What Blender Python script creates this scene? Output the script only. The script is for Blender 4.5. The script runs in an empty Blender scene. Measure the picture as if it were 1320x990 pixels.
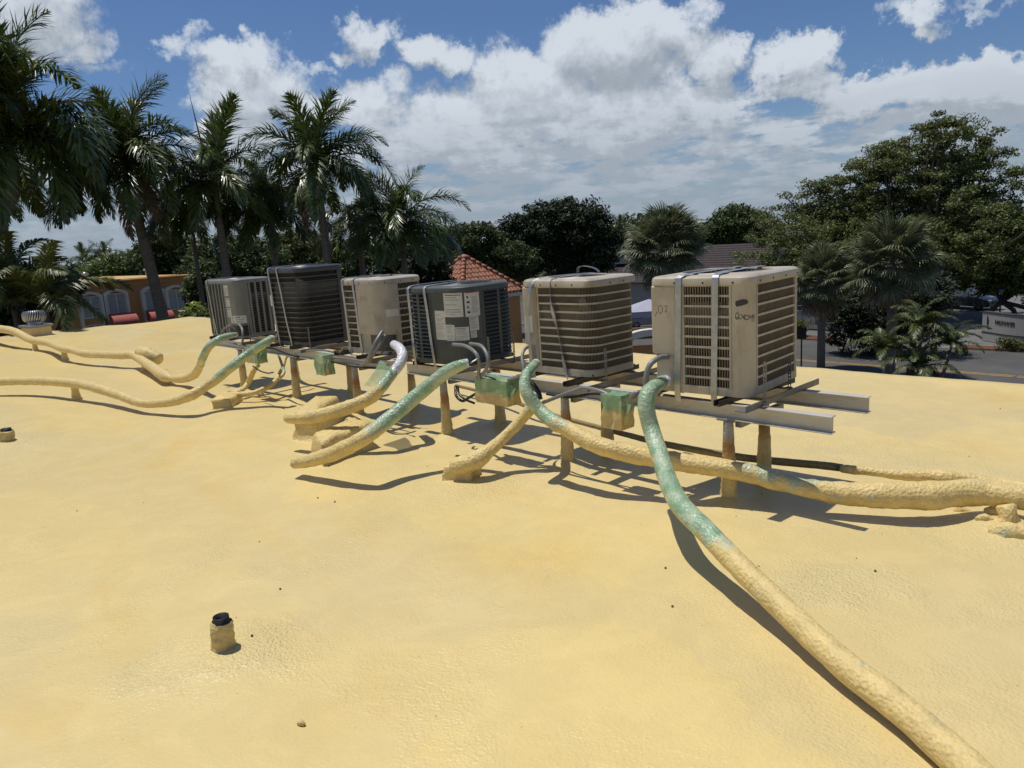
import bpy, math, random
import numpy as np
from mathutils import Vector, Matrix, noise

SC = bpy.context.scene
COL = SC.collection
PI = math.pi
rnd = random.Random(7)
NR = np.random.default_rng(11)

# ------------------------------------------------------------------ camera
EYE = 1.75                      # metres above the foam roof (z = 0)
FPX = 957.2                     # focal length in pixels of a 1320 px wide picture
R = np.array([0.0, 0, 0]); U = R.copy(); F = R.copy()
def _camera_axes():
    p, r = math.radians(11.1), math.radians(3.74)
    f = np.array([0, math.cos(p), -math.sin(p)]); rt = np.array([1.0, 0, 0]); up = np.cross(rt, f)
    Ri = math.cos(r) * rt - math.sin(r) * up; Ui = np.cross(Ri, f)
    d = np.array([-0.68356989, 0.72988507]); n = np.array([d[1], -d[0]])
    w = lambda v: np.array([-(v[0]*d[0]+v[1]*d[1]), v[0]*n[0]+v[1]*n[1], v[2]])
    return w(Ri), w(Ui), w(f)
R, U, F = _camera_axes()
cam = bpy.data.cameras.new('camera'); cam_o = bpy.data.objects.new('camera', cam); COL.objects.link(cam_o)
cam.sensor_width = 36.0; cam.lens = FPX / 1320 * 36; cam.clip_start = 0.05; cam.clip_end = 4000
cam_o.matrix_world = Matrix(((R[0], U[0], -F[0], 0), (R[1], U[1], -F[1], 0), (R[2], U[2], -F[2], EYE), (0, 0, 0, 1)))
SC.camera = cam_o

# helpers that turn a sight line of the survey photograph into a real point in the place
def sight(x, y): return F * FPX + R * (x - 660) - U * (y - 495)
def at_z(x, y, z=0.0):
    r = sight(x, y); t = (z - EYE) / r[2]; return np.array([0, 0, EYE]) + r * t
def at_y(x, y, Y):
    r = sight(x, y); return np.array([0, 0, EYE]) + r * (Y / r[1])
def at_x(x, y, X):
    r = sight(x, y); return np.array([0, 0, EYE]) + r * (X / r[0])
def at_d(x, y, D):
    r = sight(x, y); return np.array([0, 0, EYE]) + r * (D / math.hypot(r[0], r[1]))

# ------------------------------------------------------------------ sun, sky, exposure
SUN_DIR = Vector((-0.28, -0.07, 1.0)).normalized()        # towards the sun
sun = bpy.data.lights.new('sun', 'SUN'); sun.energy = 3.15; sun.angle = math.radians(0.55); sun.color = (1.0, 0.955, 0.88)
sun_o = bpy.data.objects.new('sun', sun); COL.objects.link(sun_o)
sun_o.rotation_euler = SUN_DIR.to_track_quat('Z', 'Y').to_euler()
SC.view_settings.view_transform = 'Standard'; SC.view_settings.look = 'None'
SC.view_settings.exposure = 0.22; SC.view_settings.gamma = 1.0
SKY_STRENGTH = 0.055

def build_world():
    w = bpy.data.worlds.new('World'); SC.world = w; w.use_nodes = True
    nt = w.node_tree; N = nt.nodes; L = nt.links; N.clear()
    out = N.new('ShaderNodeOutputWorld'); bg = N.new('ShaderNodeBackground'); bg.inputs['Strength'].default_value = SKY_STRENGTH
    L.new(bg.outputs[0], out.inputs[0])
    sky = N.new('ShaderNodeTexSky'); sky.sky_type = 'NISHITA'; sky.sun_disc = False
    sky.sun_elevation = math.asin(SUN_DIR.z); sky.sun_rotation = math.atan2(SUN_DIR.x, SUN_DIR.y)
    sky.air_density = 1.0; sky.dust_density = 0.1; sky.ozone_density = 2.2
    tc = N.new('ShaderNodeTexCoord')
    def val(v): n = N.new('ShaderNodeValue'); n.outputs[0].default_value = v; return n.outputs[0]
    def m(op, a, b=None, c=None, clamp=False):
        n = N.new('ShaderNodeMath'); n.operation = op; n.use_clamp = clamp
        for i, q in enumerate((a, b, c)):
            if q is None: continue
            if isinstance(q, (int, float)): n.inputs[i].default_value = q
            else: L.new(q, n.inputs[i])
        return n.outputs[0]
    def vm(op, a, b=None, s=None):
        n = N.new('ShaderNodeVectorMath'); n.operation = op
        for i, q in enumerate((a, b)):
            if q is None: continue
            if isinstance(q, (tuple, list)): n.inputs[i].default_value = q
            else: L.new(q, n.inputs[i])
        if s is not None:
            if isinstance(s, (int, float)): n.inputs['Scale'].default_value = s
            else: L.new(s, n.inputs['Scale'])
        return n.outputs['Value'] if op in ('DOT_PRODUCT', 'LENGTH') else n.outputs[0]
    def smooth(x, a, b, lo=0.0, hi=1.0):
        n = N.new('ShaderNodeMapRange'); n.interpolation_type = 'SMOOTHSTEP'
        L.new(x, n.inputs[0]); n.inputs[1].default_value = a; n.inputs[2].default_value = b
        n.inputs[3].default_value = lo; n.inputs[4].default_value = hi; return n.outputs[0]
    def nz(vec, scale, detail, rough=0.55, out='Fac', dist=0.0):
        n = N.new('ShaderNodeTexNoise'); L.new(vec, n.inputs['Vector']); n.inputs['Scale'].default_value = scale
        n.inputs['Detail'].default_value = detail; n.inputs['Roughness'].default_value = rough; n.inputs['Distortion'].default_value = dist
        return n.outputs[out]
    # cumulus positions of this sky: (x, y, half width, half height, weight)
    blobs = [(35, 15, 90, 62, 1.05), (95, 62, 60, 26, .8), (130, 85, 60, 16, .6), (228, 62, 34, 24, .75), (250, 45, 26, 22, .7), (300, 80, 62, 30, 1.0), (315, 125, 72, 48, 1.1), (388, 98, 44, 16, .65), (390, 150, 40, 30, .85),
             (462, 42, 40, 34, .95), (430, 70, 30, 18, .7), (545, 62, 46, 34, 1.0), (585, 78, 40, 26, .9), (530, 90, 34, 16, .7), (480, 130, 66, 34, .85), (580, 160, 90, 48, .9), (680, 118, 80, 52, 1.1), (700, 85, 36, 30, .8),
             (790, 62, 80, 48, 1.25), (850, 50, 66, 34, 1.1), (790, 135, 150, 40, 1.0), (918, 82, 40, 36, 1.1), (900, 14, 34, 22, .8), (1022, 88, 50, 34, 1.15), (1040, 68, 44, 30, 1.15), (1060, 105, 40, 26, .9),
             (1180, 8, 60, 22, .85), (1280, -4, 60, 14, .6), (1130, 118, 70, 28, .95), (1180, 112, 60, 30, .95), (1255, 100, 50, 34, 1.1), (1268, 78, 26, 22, .9), (1310, 118, 50, 34, 1.0)]
    hx = np.cross(F, [0, 0, 1.0]); hx /= np.linalg.norm(hx); vx = np.cross(hx, F)
    def density(vec, det):
        s = N.new('ShaderNodeSeparateXYZ'); L.new(vec, s.inputs[0])
        zz = m('ADD', m('MAXIMUM', s.outputs[2], 0.0), 0.20)
        cb = vm('DIVIDE', vec, (1, 1, 1)); n = cb.node; c3 = N.new('ShaderNodeCombineXYZ')
        for i in range(3): L.new(zz if i < 2 else val(.35), c3.inputs[i])
        L.new(c3.outputs[0], n.inputs[1])
        wv = nz(vec, 13.0, det, .66, 'Color')
        wd = vm('ADD', vec, vm('SCALE', vm('SUBTRACT', wv, (.5, .5, .5)), s=0.125))
        # tangent-plane coordinates round the middle of the view, in degrees-like units
        dep = m('MAXIMUM', vm('DOT_PRODUCT', wd, tuple(F)), 0.05)
        uv = N.new('ShaderNodeCombineXYZ'); L.new(m('DIVIDE', vm('DOT_PRODUCT', wd, tuple(hx)), dep), uv.inputs[0]); L.new(m('DIVIDE', vm('DOT_PRODUCT', wd, tuple(vx)), dep), uv.inputs[1]); uv = uv.outputs[0]
        tot = None
        for (x, y, rx, ry, a) in blobs:
            c = sight(x, y); cu, cv = float(c @ hx / (c @ F)), float(c @ vx / (c @ F)); k = 1.0 / FPX
            q = N.new('ShaderNodeVectorMath'); q.operation = 'MULTIPLY_ADD'; L.new(uv, q.inputs[0]); q.inputs[1].default_value = (1 / (rx * k), 1 / (ry * k), 0); q.inputs[2].default_value = (-cu / (rx * k), -cv / (ry * k), 0)
            g = m('MULTIPLY_ADD', vm('DOT_PRODUCT', q.outputs[0], q.outputs[0]), -.50, a)
            tot = g if tot is None else m('SMOOTH_MAX', tot, g, .12)
        tot = m('MAXIMUM', tot, 0.0)
        # broken cloud deck: everywhere outside the surveyed clouds, and thickening towards the horizon
        deck = nz(cb, 4.6, det, .62, dist=.15)
        low = smooth(s.outputs[2], 0.205, 0.105)
        side = smooth(vm('DOT_PRODUCT', vec, tuple(F)), .62, .35)
        where = m('MAXIMUM', low, side)
        field = m('MULTIPLY', m('ADD', m('MULTIPLY', m('SUBTRACT', deck, .47), 3.2), m('ADD', m('MULTIPLY', low, .66), m('MULTIPLY', side, .1))), where)
        D = m('ADD', m('ADD', tot, field), m('MULTIPLY', m('SUBTRACT', nz(vec, 34.0, det - 2, .66), .5), .7))
        return D, s.outputs[2], low
    v0 = vm('NORMALIZE', tc.outputs['Generated'])
    D0, zc, low = density(v0, 6)
    v1 = vm('ADD', v0, (SUN_DIR.x * .02, SUN_DIR.y * .02, .030))
    D1, _, _ = density(v1, 5)
    alpha = smooth(D0, .31, .84)
    lit = smooth(m('SUBTRACT', D0, D1), -.42, .52)
    lit = m('ADD', m('MULTIPLY', m('SUBTRACT', lit, .42), m('SUBTRACT', 1.0, m('MULTIPLY', low, .38))), .46)
    lit2 = m('SUBTRACT', lit, m('MULTIPLY', smooth(D0, .9, 1.5), .10), clamp=True)
    cr = N.new('ShaderNodeMix'); cr.data_type = 'RGBA'; L.new(lit2, cr.inputs[0])
    cr.inputs[6].default_value = (5.0, 5.8, 6.8, 1); cr.inputs[7].default_value = (9.9, 10.8, 11.9, 1)
    mix = N.new('ShaderNodeMix'); mix.data_type = 'RGBA'; L.new(alpha, mix.inputs[0])
    tint = N.new('ShaderNodeMix'); tint.data_type = 'RGBA'; tint.blend_type = 'MULTIPLY'; tint.inputs[0].default_value = 1.0
    L.new(sky.outputs[0], tint.inputs[6]); tint.inputs[7].default_value = (.74, .90, 1.15, 1)
    L.new(tint.outputs[2], mix.inputs[6]); L.new(cr.outputs[2], mix.inputs[7])
    haze = N.new('ShaderNodeMix'); haze.data_type = 'RGBA'; L.new(smooth(zc, .17, -.01, 0, .9), haze.inputs[0])
    L.new(mix.outputs[2], haze.inputs[6]); haze.inputs[7].default_value = (4.6, 5.6, 6.7, 1)
    L.new(haze.outputs[2], bg.inputs[0])
build_world()
SC.world.cycles.sampling_method = 'NONE'
SC.cycles.max_bounces = 6; SC.cycles.diffuse_bounces = 3; SC.cycles.glossy_bounces = 2; SC.cycles.transmission_bounces = 3; SC.cycles.transparent_max_bounces = 8

# ------------------------------------------------------------------ mesh helpers
class MB:
    def __init__(s): s.v = []; s.f = []; s.m = []; s.c = []
    def add(s, vs, fs, mi=0, col=None):
        o = len(s.v); s.v += [tuple(map(float, p)) for p in vs]; s.f += [tuple(i + o for i in f) for f in fs]; s.m += [mi] * len(fs)
        s.c += [col or (1, 1, 1)] * len(vs) if not isinstance(col, list) else col
        return s
    def box(s, c, d, mi=0, M=None, ch=0.0):
        x, y, z = [k / 2 for k in d]
        if ch <= 0:
            vs = [(a * x, b * y, e * z) for a in (-1, 1) for b in (-1, 1) for e in (-1, 1)]
            fs = [(0, 1, 3, 2), (4, 6, 7, 5), (0, 4, 5, 1), (2, 3, 7, 6), (0, 2, 6, 4), (1, 5, 7, 3)]
        else:
            vs = []; idx = {}
            for ax in range(3):
                for a in (-1, 1):
                    for b in (-1, 1):
                        for e in (-1, 1):
                            sg = (a, b, e); p = [sg[i] * ((x, y, z)[i] - (0 if i == ax else ch)) for i in range(3)]
                            idx[(ax, a, b, e)] = len(vs); vs.append(tuple(p))
            fs = []
            for ax in range(3):
                o = [i for i in range(3) if i != ax]
                for sgn in (-1, 1):
                    q = []
                    for (p, r_) in ((-1, -1), (1, -1), (1, 1), (-1, 1)):
                        t = [0, 0, 0]; t[ax] = sgn; t[o[0]] = p; t[o[1]] = r_; q.append(idx[(ax, *t)])
                    fs.append(tuple(q))
            for ax in range(3):
                o = [i for i in range(3) if i != ax]
                for p in (-1, 1):
                    for r_ in (-1, 1):
                        t0 = [0, 0, 0]; t0[ax] = -1; t0[o[0]] = p; t0[o[1]] = r_; t1 = list(t0); t1[ax] = 1
                        fs.append((idx[(o[0], *t0)], idx[(o[0], *t1)], idx[(o[1], *t1)], idx[(o[1], *t0)]))
            for a in (-1, 1):
                for b in (-1, 1):
                    for e in (-1, 1): fs.append((idx[(0, a, b, e)], idx[(1, a, b, e)], idx[(2, a, b, e)]))
        if M is not None: vs = [tuple(M @ Vector(p)) for p in vs]
        vs = [(p[0] + c[0], p[1] + c[1], p[2] + c[2]) for p in vs]
        return s.add(vs, fs, mi)
    def tube(s, pts, rad, n=8, mi=0, cols=None, cap=True, nfun=None, cfun=None):
        P = [Vector(p) for p in pts]; k = len(P)
        if not isinstance(rad, (list, tuple, np.ndarray)): rad = [rad] * k
        vs = []; cc = []; up = None
        for i in range(k):
            t = (P[min(i + 1, k - 1)] - P[max(i - 1, 0)]).normalized()
            if up is None:
                up = Vector((0, 0, 1)) if abs(t.z) < .9 else Vector((1, 0, 0))
            a = (up - t * up.dot(t)).normalized(); b = t.cross(a); up = a
            for j in range(n):
                th = 2 * PI * j / n; dirv = a * math.cos(th) + b * math.sin(th); r = rad[i]
                if nfun: r = r * nfun(P[i] + dirv * r, i, dirv)
                v_ = P[i] + dirv * r; vs.append(tuple(v_)); cc.append((cfun(v_, cols[i], dirv) if cfun else cols[i]) if cols is not None else (1, 1, 1))
        fs = [(i * n + j, i * n + (j + 1) % n, (i + 1) * n + (j + 1) % n, (i + 1) * n + j) for i in range(k - 1) for j in range(n)]
        if cap: fs += [tuple(reversed(range(n))), tuple((k - 1) * n + j for j in range(n))]
        return s.add(vs, fs, mi, cc)
    def lathe(s, prof, n=24, c=(0, 0, 0), mi=0, M=None):
        vs = []; k = len(prof)
        for r, z in prof:
            for j in range(n):
                p = Vector((r * math.cos(2 * PI * j / n), r * math.sin(2 * PI * j / n), z))
                if M is not None: p = M @ p
                vs.append((p[0] + c[0], p[1] + c[1], p[2] + c[2]))
        fs = [(i * n + j, i * n + (j + 1) % n, (i + 1) * n + (j + 1) % n, (i + 1) * n + j) for i in range(k - 1) for j in range(n)]
        return s.add(vs, fs, mi)
    def quad(s, a, b, c, d, mi=0): return s.add([a, b, c, d], [(0, 1, 2, 3)], mi)
    def ribbon(s, pts, wvec, th, mi=0):
        P = [Vector(p) for p in pts]; k = len(P); vs = []
        for i in range(k):
            t = (P[min(i + 1, k - 1)] - P[max(i - 1, 0)]).normalized()
            w = Vector(wvec[i] if isinstance(wvec[0], (tuple, list)) else wvec); nn = t.cross(w).normalized() * th / 2
            vs += [P[i] - w / 2 - nn, P[i] + w / 2 - nn, P[i] + w / 2 + nn, P[i] - w / 2 + nn]
        fs = [(i * 4 + j, i * 4 + (j + 1) % 4, (i + 1) * 4 + (j + 1) % 4, (i + 1) * 4 + j) for i in range(k - 1) for j in range(4)] + [(3, 2, 1, 0), tuple((k - 1) * 4 + j for j in range(4))]
        return s.add(vs, fs, mi)
    def mesh(s, name, smooth=False, color=False):
        me = bpy.data.meshes.new(name); me.from_pydata(s.v, [], s.f)
        if any(s.m): me.polygons.foreach_set('material_index', s.m)
        if smooth: me.polygons.foreach_set('use_smooth', [True] * len(s.f))
        if color:
            ca = me.color_attributes.new('paint', 'FLOAT_COLOR', 'POINT')
            ca.data.foreach_set('color', np.array([(c[0], c[1], c[2], 1) for c in s.c], dtype=np.float32).ravel())
        me.update(); return me
    def build(s, name, mats, parent=None, smooth=False, color=False, angle=None):
        me = s.mesh(name, smooth, color)
        for q in (mats if isinstance(mats, (list, tuple)) else [mats]): me.materials.append(q)
        if angle is not None:
            me.polygons.foreach_set('use_smooth', [True] * len(s.f)); me.set_sharp_from_angle(angle=math.radians(angle))
        return obj(name, me, parent)
def obj(name, me, parent=None):
    o = bpy.data.objects.new(name, me); COL.objects.link(o)
    if parent is not None: o.parent = parent
    return o
def thing(name, label, cat, loc=(0, 0, 0), rz=0.0, group=None):
    o = bpy.data.objects.new(name, None); COL.objects.link(o); o.location = tuple(map(float, loc)); o.rotation_euler = (0, 0, rz); o.empty_display_size = .1
    o['label'] = label; o['category'] = cat
    if group: o['group'] = group
    return o
def tag(o, label=None, cat=None, group=None, kind=None):
    if label: o['label'] = label
    if cat: o['category'] = cat
    if group: o['group'] = group
    if kind: o['kind'] = kind
    return o
def spline(pts, step):
    """Catmull-Rom through rows of numbers (any width); the first three are the position"""
    P = [np.array(p, float) for p in pts]; P = [2 * P[0] - P[1]] + P + [2 * P[-1] - P[-2]]; out = []
    for i in range(1, len(P) - 2):
        n = max(2, int(np.linalg.norm(P[i + 1][:3] - P[i][:3]) / step))
        for k in range(n):
            t = k / n; a, b, c, d = P[i - 1], P[i], P[i + 1], P[i + 2]
            q = .5 * ((2 * b) + (-a + c) * t + (2 * a - 5 * b + 4 * c - d) * t * t + (-a + 3 * b - 3 * c + d) * t ** 3)
            lin = b * (1 - t) + c * t; q[3:] = lin[3:]; out.append(q)
    out.append(P[-2]); return out
def vnoise(x, y, seed=0):
    """smooth value noise on arrays, about -1..1"""
    xi = np.floor(x).astype(np.int64); yi = np.floor(y).astype(np.int64); fx = x - xi; fy = y - yi
    fx = fx * fx * (3 - 2 * fx); fy = fy * fy * (3 - 2 * fy)
    def h(a, b):
        n = (a * 374761393 + b * 668265263 + seed * 1442695041) & 0xffffffff
        n = ((n ^ (n >> 13)) * 1274126177) & 0xffffffff
        return ((n ^ (n >> 16)) & 0xffff) / 32767.5 - 1
    return (h(xi, yi) * (1 - fx) + h(xi + 1, yi) * fx) * (1 - fy) + (h(xi, yi + 1) * (1 - fx) + h(xi + 1, yi + 1) * fx) * fy

# ------------------------------------------------------------------ materials
def new_mat(name):
    m = bpy.data.materials.new(name); m.use_nodes = True; nt = m.node_tree; b = nt.nodes['Principled BSDF']; return m, nt, b
def N_(nt, t, **kw):
    n = nt.nodes.new(t)
    for k, v in kw.items():
        if k in n.inputs: n.inputs[k].default_value = v
        else: setattr(n, k, v)
    return n
def simple(name, col, rough=.5, metal=0.0, vary=.15, vscale=6.0, bump=0.0, bscale=60.0, spec=.5, dirt=None, dirt_scale=3.0, dirt_amt=.5, stretch=None):
    m, nt, b = new_mat(name); L = nt.links
    tc = N_(nt, 'ShaderNodeTexCoord'); vec = tc.outputs['Object']
    if stretch:
        mp = N_(nt, 'ShaderNodeMapping'); mp.inputs['Scale'].default_value = stretch; L.new(vec, mp.inputs[0]); vec = mp.outputs[0]
    n1 = N_(nt, 'ShaderNodeTexNoise', Scale=vscale, Detail=6.0, Roughness=.6); L.new(vec, n1.inputs['Vector'])
    mr = N_(nt, 'ShaderNodeMapRange'); L.new(n1.outputs['Fac'], mr.inputs[0]); mr.inputs[1].default_value = .3; mr.inputs[2].default_value = .7
    mr.inputs[3].default_value = 1 - vary; mr.inputs[4].default_value = 1 + vary
    mx = N_(nt, 'ShaderNodeMix', data_type='RGBA', blend_type='MULTIPLY'); mx.inputs[0].default_value = 1.0
    mx.inputs[6].default_value = (*col, 1); L.new(mr.outputs[0], mx.inputs[7]); c = mx.outputs[2]
    if dirt:
        n2 = N_(nt, 'ShaderNodeTexNoise', Scale=dirt_scale, Detail=9.0, Roughness=.68); L.new(vec, n2.inputs['Vector'])
        m2 = N_(nt, 'ShaderNodeMapRange'); L.new(n2.outputs['Fac'], m2.inputs[0]); m2.inputs[1].default_value = .5; m2.inputs[2].default_value = .66; m2.inputs[4].default_value = dirt_amt
        d = N_(nt, 'ShaderNodeMix', data_type='RGBA'); L.new(m2.outputs[0], d.inputs[0]); L.new(c, d.inputs[6]); d.inputs[7].default_value = (*dirt, 1); c = d.outputs[2]
    L.new(c, b.inputs['Base Color']); b.inputs['Roughness'].default_value = rough; b.inputs['Metallic'].default_value = metal; b.inputs['Specular IOR Level'].default_value = spec
    if bump:
        nb = N_(nt, 'ShaderNodeTexNoise', Scale=bscale, Detail=4.0); L.new(vec, nb.inputs['Vector'])
        bp = N_(nt, 'ShaderNodeBump'); bp.inputs['Strength'].default_value = bump; bp.inputs['Distance'].default_value = .01
        L.new(nb.outputs['Fac'], bp.inputs['Height']); L.new(bp.outputs[0], b.inputs['Normal'])
    return m

FOAM = (.70, .53, .215); FOAM2 = (.60, .465, .205)
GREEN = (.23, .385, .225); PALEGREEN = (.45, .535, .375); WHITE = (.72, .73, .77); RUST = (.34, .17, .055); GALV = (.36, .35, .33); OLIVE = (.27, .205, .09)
def roof_material():
    m, nt, b = new_mat('sprayed_foam_roof'); L = nt.links
    tc = N_(nt, 'ShaderNodeTexCoord'); vec = tc.outputs['Object']
    def nz(scale, det=5.0, rough=.55, st=None, dist=0.0):
        v = vec
        if st: mp = N_(nt, 'ShaderNodeMapping'); mp.inputs['Scale'].default_value = st; mp.inputs['Rotation'].default_value = (0, 0, .35); L.new(v, mp.inputs[0]); v = mp.outputs[0]
        n = N_(nt, 'ShaderNodeTexNoise', Scale=scale, Detail=det, Roughness=rough, Distortion=dist); L.new(v, n.inputs['Vector']); return n.outputs['Fac']
    def rng_(x, a, b_, lo=0.0, hi=1.0):
        r = N_(nt, 'ShaderNodeMapRange', interpolation_type='SMOOTHSTEP'); L.new(x, r.inputs[0]); r.inputs[1].default_value = a; r.inputs[2].default_value = b_; r.inputs[3].default_value = lo; r.inputs[4].default_value = hi; return r.outputs[0]
    def mix(f, a, c):
        x = N_(nt, 'ShaderNodeMix', data_type='RGBA'); L.new(f, x.inputs[0])
        for i, q in ((6, a), (7, c)):
            if isinstance(q, tuple): x.inputs[i].default_value = (*q, 1)
            else: L.new(q, x.inputs[i])
        return x.outputs[2]
    def mul(a, c):
        x = N_(nt, 'ShaderNodeMath', operation='MULTIPLY'); L.new(a, x.inputs[0])
        if isinstance(c, float): x.inputs[1].default_value = c
        else: L.new(c, x.inputs[1])
        return x.outputs[0]
    def add(a, c):
        x = N_(nt, 'ShaderNodeMath', operation='ADD'); L.new(a, x.inputs[0]); L.new(c, x.inputs[1]); return x.outputs[0]
    pass1 = nz(.5, 6, .58, (.6, 1.1, 1), 1.2)                      # long spray passes
    pale = rng_(nz(.55, 5, .55, None, .8), .50, .66)
    warm = rng_(pass1, .52, .68)
    c = mix(warm, (.705, .55, .238), (.70, .515, .19))
    c = mix(mul(pale, .6), c, (.70, .56, .26))
    at = N_(nt, 'ShaderNodeAttribute', attribute_name='paint'); sp = N_(nt, 'ShaderNodeSeparateColor'); L.new(at.outputs['Color'], sp.inputs[0])
    c = mix(sp.outputs[0], c, (.70, .56, .25))                     # pale overspray patches round pipes and posts
    streak = rng_(nz(3.2, 5, .65, None, .8), .35, .75, .96, 1.04)
    sm = N_(nt, 'ShaderNodeMix', data_type='RGBA', blend_type='MULTIPLY'); sm.inputs[0].default_value = 1; L.new(c, sm.inputs[6]); L.new(streak, sm.inputs[7]); c = sm.outputs[2]
    # overlapping spray passes: each lap has its own slight tone, with a soft ragged border
    wn = N_(nt, 'ShaderNodeTexNoise', Scale=1.6, Detail=6.0, Roughness=.6); L.new(vec, wn.inputs['Vector'])
    wa = N_(nt, 'ShaderNodeVectorMath', operation='MULTIPLY_ADD'); L.new(wn.outputs['Color'], wa.inputs[0]); wa.inputs[1].default_value = (1.1, 1.1, 0); L.new(vec, wa.inputs[2])
    ms = N_(nt, 'ShaderNodeMapping'); ms.inputs['Scale'].default_value = (.55, 1.3, 1); ms.inputs['Rotation'].default_value = (0, 0, .3); L.new(wa.outputs[0], ms.inputs[0])
    vc = N_(nt, 'ShaderNodeTexVoronoi', Scale=.75, feature='SMOOTH_F1', Smoothness=.12); L.new(ms.outputs[0], vc.inputs['Vector'])
    sv = N_(nt, 'ShaderNodeSeparateColor'); L.new(vc.outputs['Color'], sv.inputs[0])
    lap = N_(nt, 'ShaderNodeMix', data_type='RGBA', blend_type='MULTIPLY'); lap.inputs[0].default_value = 1; L.new(c, lap.inputs[6])
    lt = mix(sv.outputs[0], (.94, .95, 1.0), (1.025, 1.01, .95)); L.new(lt, lap.inputs[7]); c = lap.outputs[2]
    sp2 = rng_(nz(38.0, 3, .5), .725, .75); c = mix(mul(sp2, .5), c, (.35, .22, .08))     # specks of grit
    L.new(c, b.inputs['Base Color'])
    # orange-peel skin at three sizes, rougher where sprayed over details
    vo = N_(nt, 'ShaderNodeTexVoronoi', Scale=78.0, feature='SMOOTH_F1'); L.new(vec, vo.inputs['Vector'])
    fine = nz(120.0, 3, .6); mid = nz(26.0, 4, .6); big = nz(5.0, 4, .55)
    rough_mask = add(rng_(nz(1.1, 4, .6, None, .5), .42, .66, .25, .9), mul(sp.outputs[0], 1.0))
    h = add(add(mul(mul(vo.outputs['Distance'], rough_mask), .8), mul(mul(fine, rough_mask), .35)), add(mul(mul(mid, rough_mask), .7), mul(big, 1.2)))
    bp = N_(nt, 'ShaderNodeBump'); bp.inputs['Strength'].default_value = .8; bp.inputs['Distance'].default_value = .009; L.new(h, bp.inputs['Height']); L.new(bp.outputs[0], b.inputs['Normal'])
    b.inputs['Roughness'].default_value = .40; b.inputs['Specular IOR Level'].default_value = .5
    return m
def painted_foam(name, bump=.8, rough=.5, scale=45.0):
    m, nt, b = new_mat(name); L = nt.links
    tc = N_(nt, 'ShaderNodeTexCoord'); at = N_(nt, 'ShaderNodeAttribute', attribute_name='paint')
    n1 = N_(nt, 'ShaderNodeTexNoise', Scale=14.0, Detail=6.0, Roughness=.65); L.new(tc.outputs['Object'], n1.inputs['Vector'])
    mr = N_(nt, 'ShaderNodeMapRange'); L.new(n1.outputs['Fac'], mr.inputs[0]); mr.inputs[1].default_value = .3; mr.inputs[2].default_value = .7; mr.inputs[3].default_value = .84; mr.inputs[4].default_value = 1.12
    mx = N_(nt, 'ShaderNodeMix', data_type='RGBA', blend_type='MULTIPLY'); mx.inputs[0].default_value = 1; L.new(at.outputs['Color'], mx.inputs[6]); L.new(mr.outputs[0], mx.inputs[7]); L.new(mx.outputs[2], b.inputs['Base Color'])
    n2 = N_(nt, 'ShaderNodeTexNoise', Scale=scale, Detail=5.0, Roughness=.6); L.new(tc.outputs['Object'], n2.inputs['Vector'])
    vo = N_(nt, 'ShaderNodeTexVoronoi', Scale=scale * 1.4, feature='SMOOTH_F1'); L.new(tc.outputs['Object'], vo.inputs['Vector'])
    ad = N_(nt, 'ShaderNodeMath', operation='ADD'); L.new(n2.outputs['Fac'], ad.inputs[0]); L.new(vo.outputs['Distance'], ad.inputs[1])
    bp = N_(nt, 'ShaderNodeBump'); bp.inputs['Strength'].default_value = bump; bp.inputs['Distance'].default_value = .008; L.new(ad.outputs[0], bp.inputs['Height']); L.new(bp.outputs[0], b.inputs['Normal'])
    sc_ = N_(nt, 'ShaderNodeSeparateColor'); L.new(at.outputs['Color'], sc_.inputs[0]); gt = N_(nt, 'ShaderNodeMath', operation='GREATER_THAN'); L.new(sc_.outputs[1], gt.inputs[0]); L.new(sc_.outputs[0], gt.inputs[1])
    rm = N_(nt, 'ShaderNodeMapRange'); L.new(gt.outputs[0], rm.inputs[0]); rm.inputs[3].default_value = rough; rm.inputs[4].default_value = .24; L.new(rm.outputs[0], b.inputs['Roughness']); b.inputs['Specular IOR Level'].default_value = .5
    return m
def leaf_mat(name, cols, rough=.45, trans=.25, spec=.5, scale=.5):
    m, nt, b = new_mat(name); L = nt.links
    g = N_(nt, 'ShaderNodeNewGeometry'); cr = N_(nt, 'ShaderNodeValToRGB'); L.new(g.outputs['Random Per Island'], cr.inputs[0])
    e = cr.color_ramp.elements; e[0].color = (*cols[0], 1); e[1].color = (*cols[-1], 1)
    for i, c in enumerate(cols[1:-1]): q = e.new((i + 1) / (len(cols) - 1)); q.color = (*c, 1)
    tc = N_(nt, 'ShaderNodeTexCoord'); n1 = N_(nt, 'ShaderNodeTexNoise', Scale=scale, Detail=3.0); L.new(tc.outputs['Object'], n1.inputs['Vector'])
    mr = N_(nt, 'ShaderNodeMapRange'); L.new(n1.outputs['Fac'], mr.inputs[0]); mr.inputs[1].default_value = .3; mr.inputs[2].default_value = .7; mr.inputs[3].default_value = .7; mr.inputs[4].default_value = 1.3
    mx = N_(nt, 'ShaderNodeMix', data_type='RGBA', blend_type='MULTIPLY'); mx.inputs[0].default_value = 1; L.new(cr.outputs[0], mx.inputs[6]); L.new(mr.outputs[0], mx.inputs[7])
    L.new(mx.outputs[2], b.inputs['Base Color']); b.inputs['Roughness'].default_value = rough; b.inputs['Specular IOR Level'].default_value = spec
    if trans > 0:
        t = N_(nt, 'ShaderNodeBsdfTranslucent'); L.new(mx.outputs[2], t.inputs[0]); ms = N_(nt, 'ShaderNodeMixShader'); ms.inputs[0].default_value = trans
        L.new(b.outputs[0], ms.inputs[1]); L.new(t.outputs[0], ms.inputs[2]); L.new(ms.outputs[0], nt.nodes['Material Output'].inputs[0])
    return m
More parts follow.
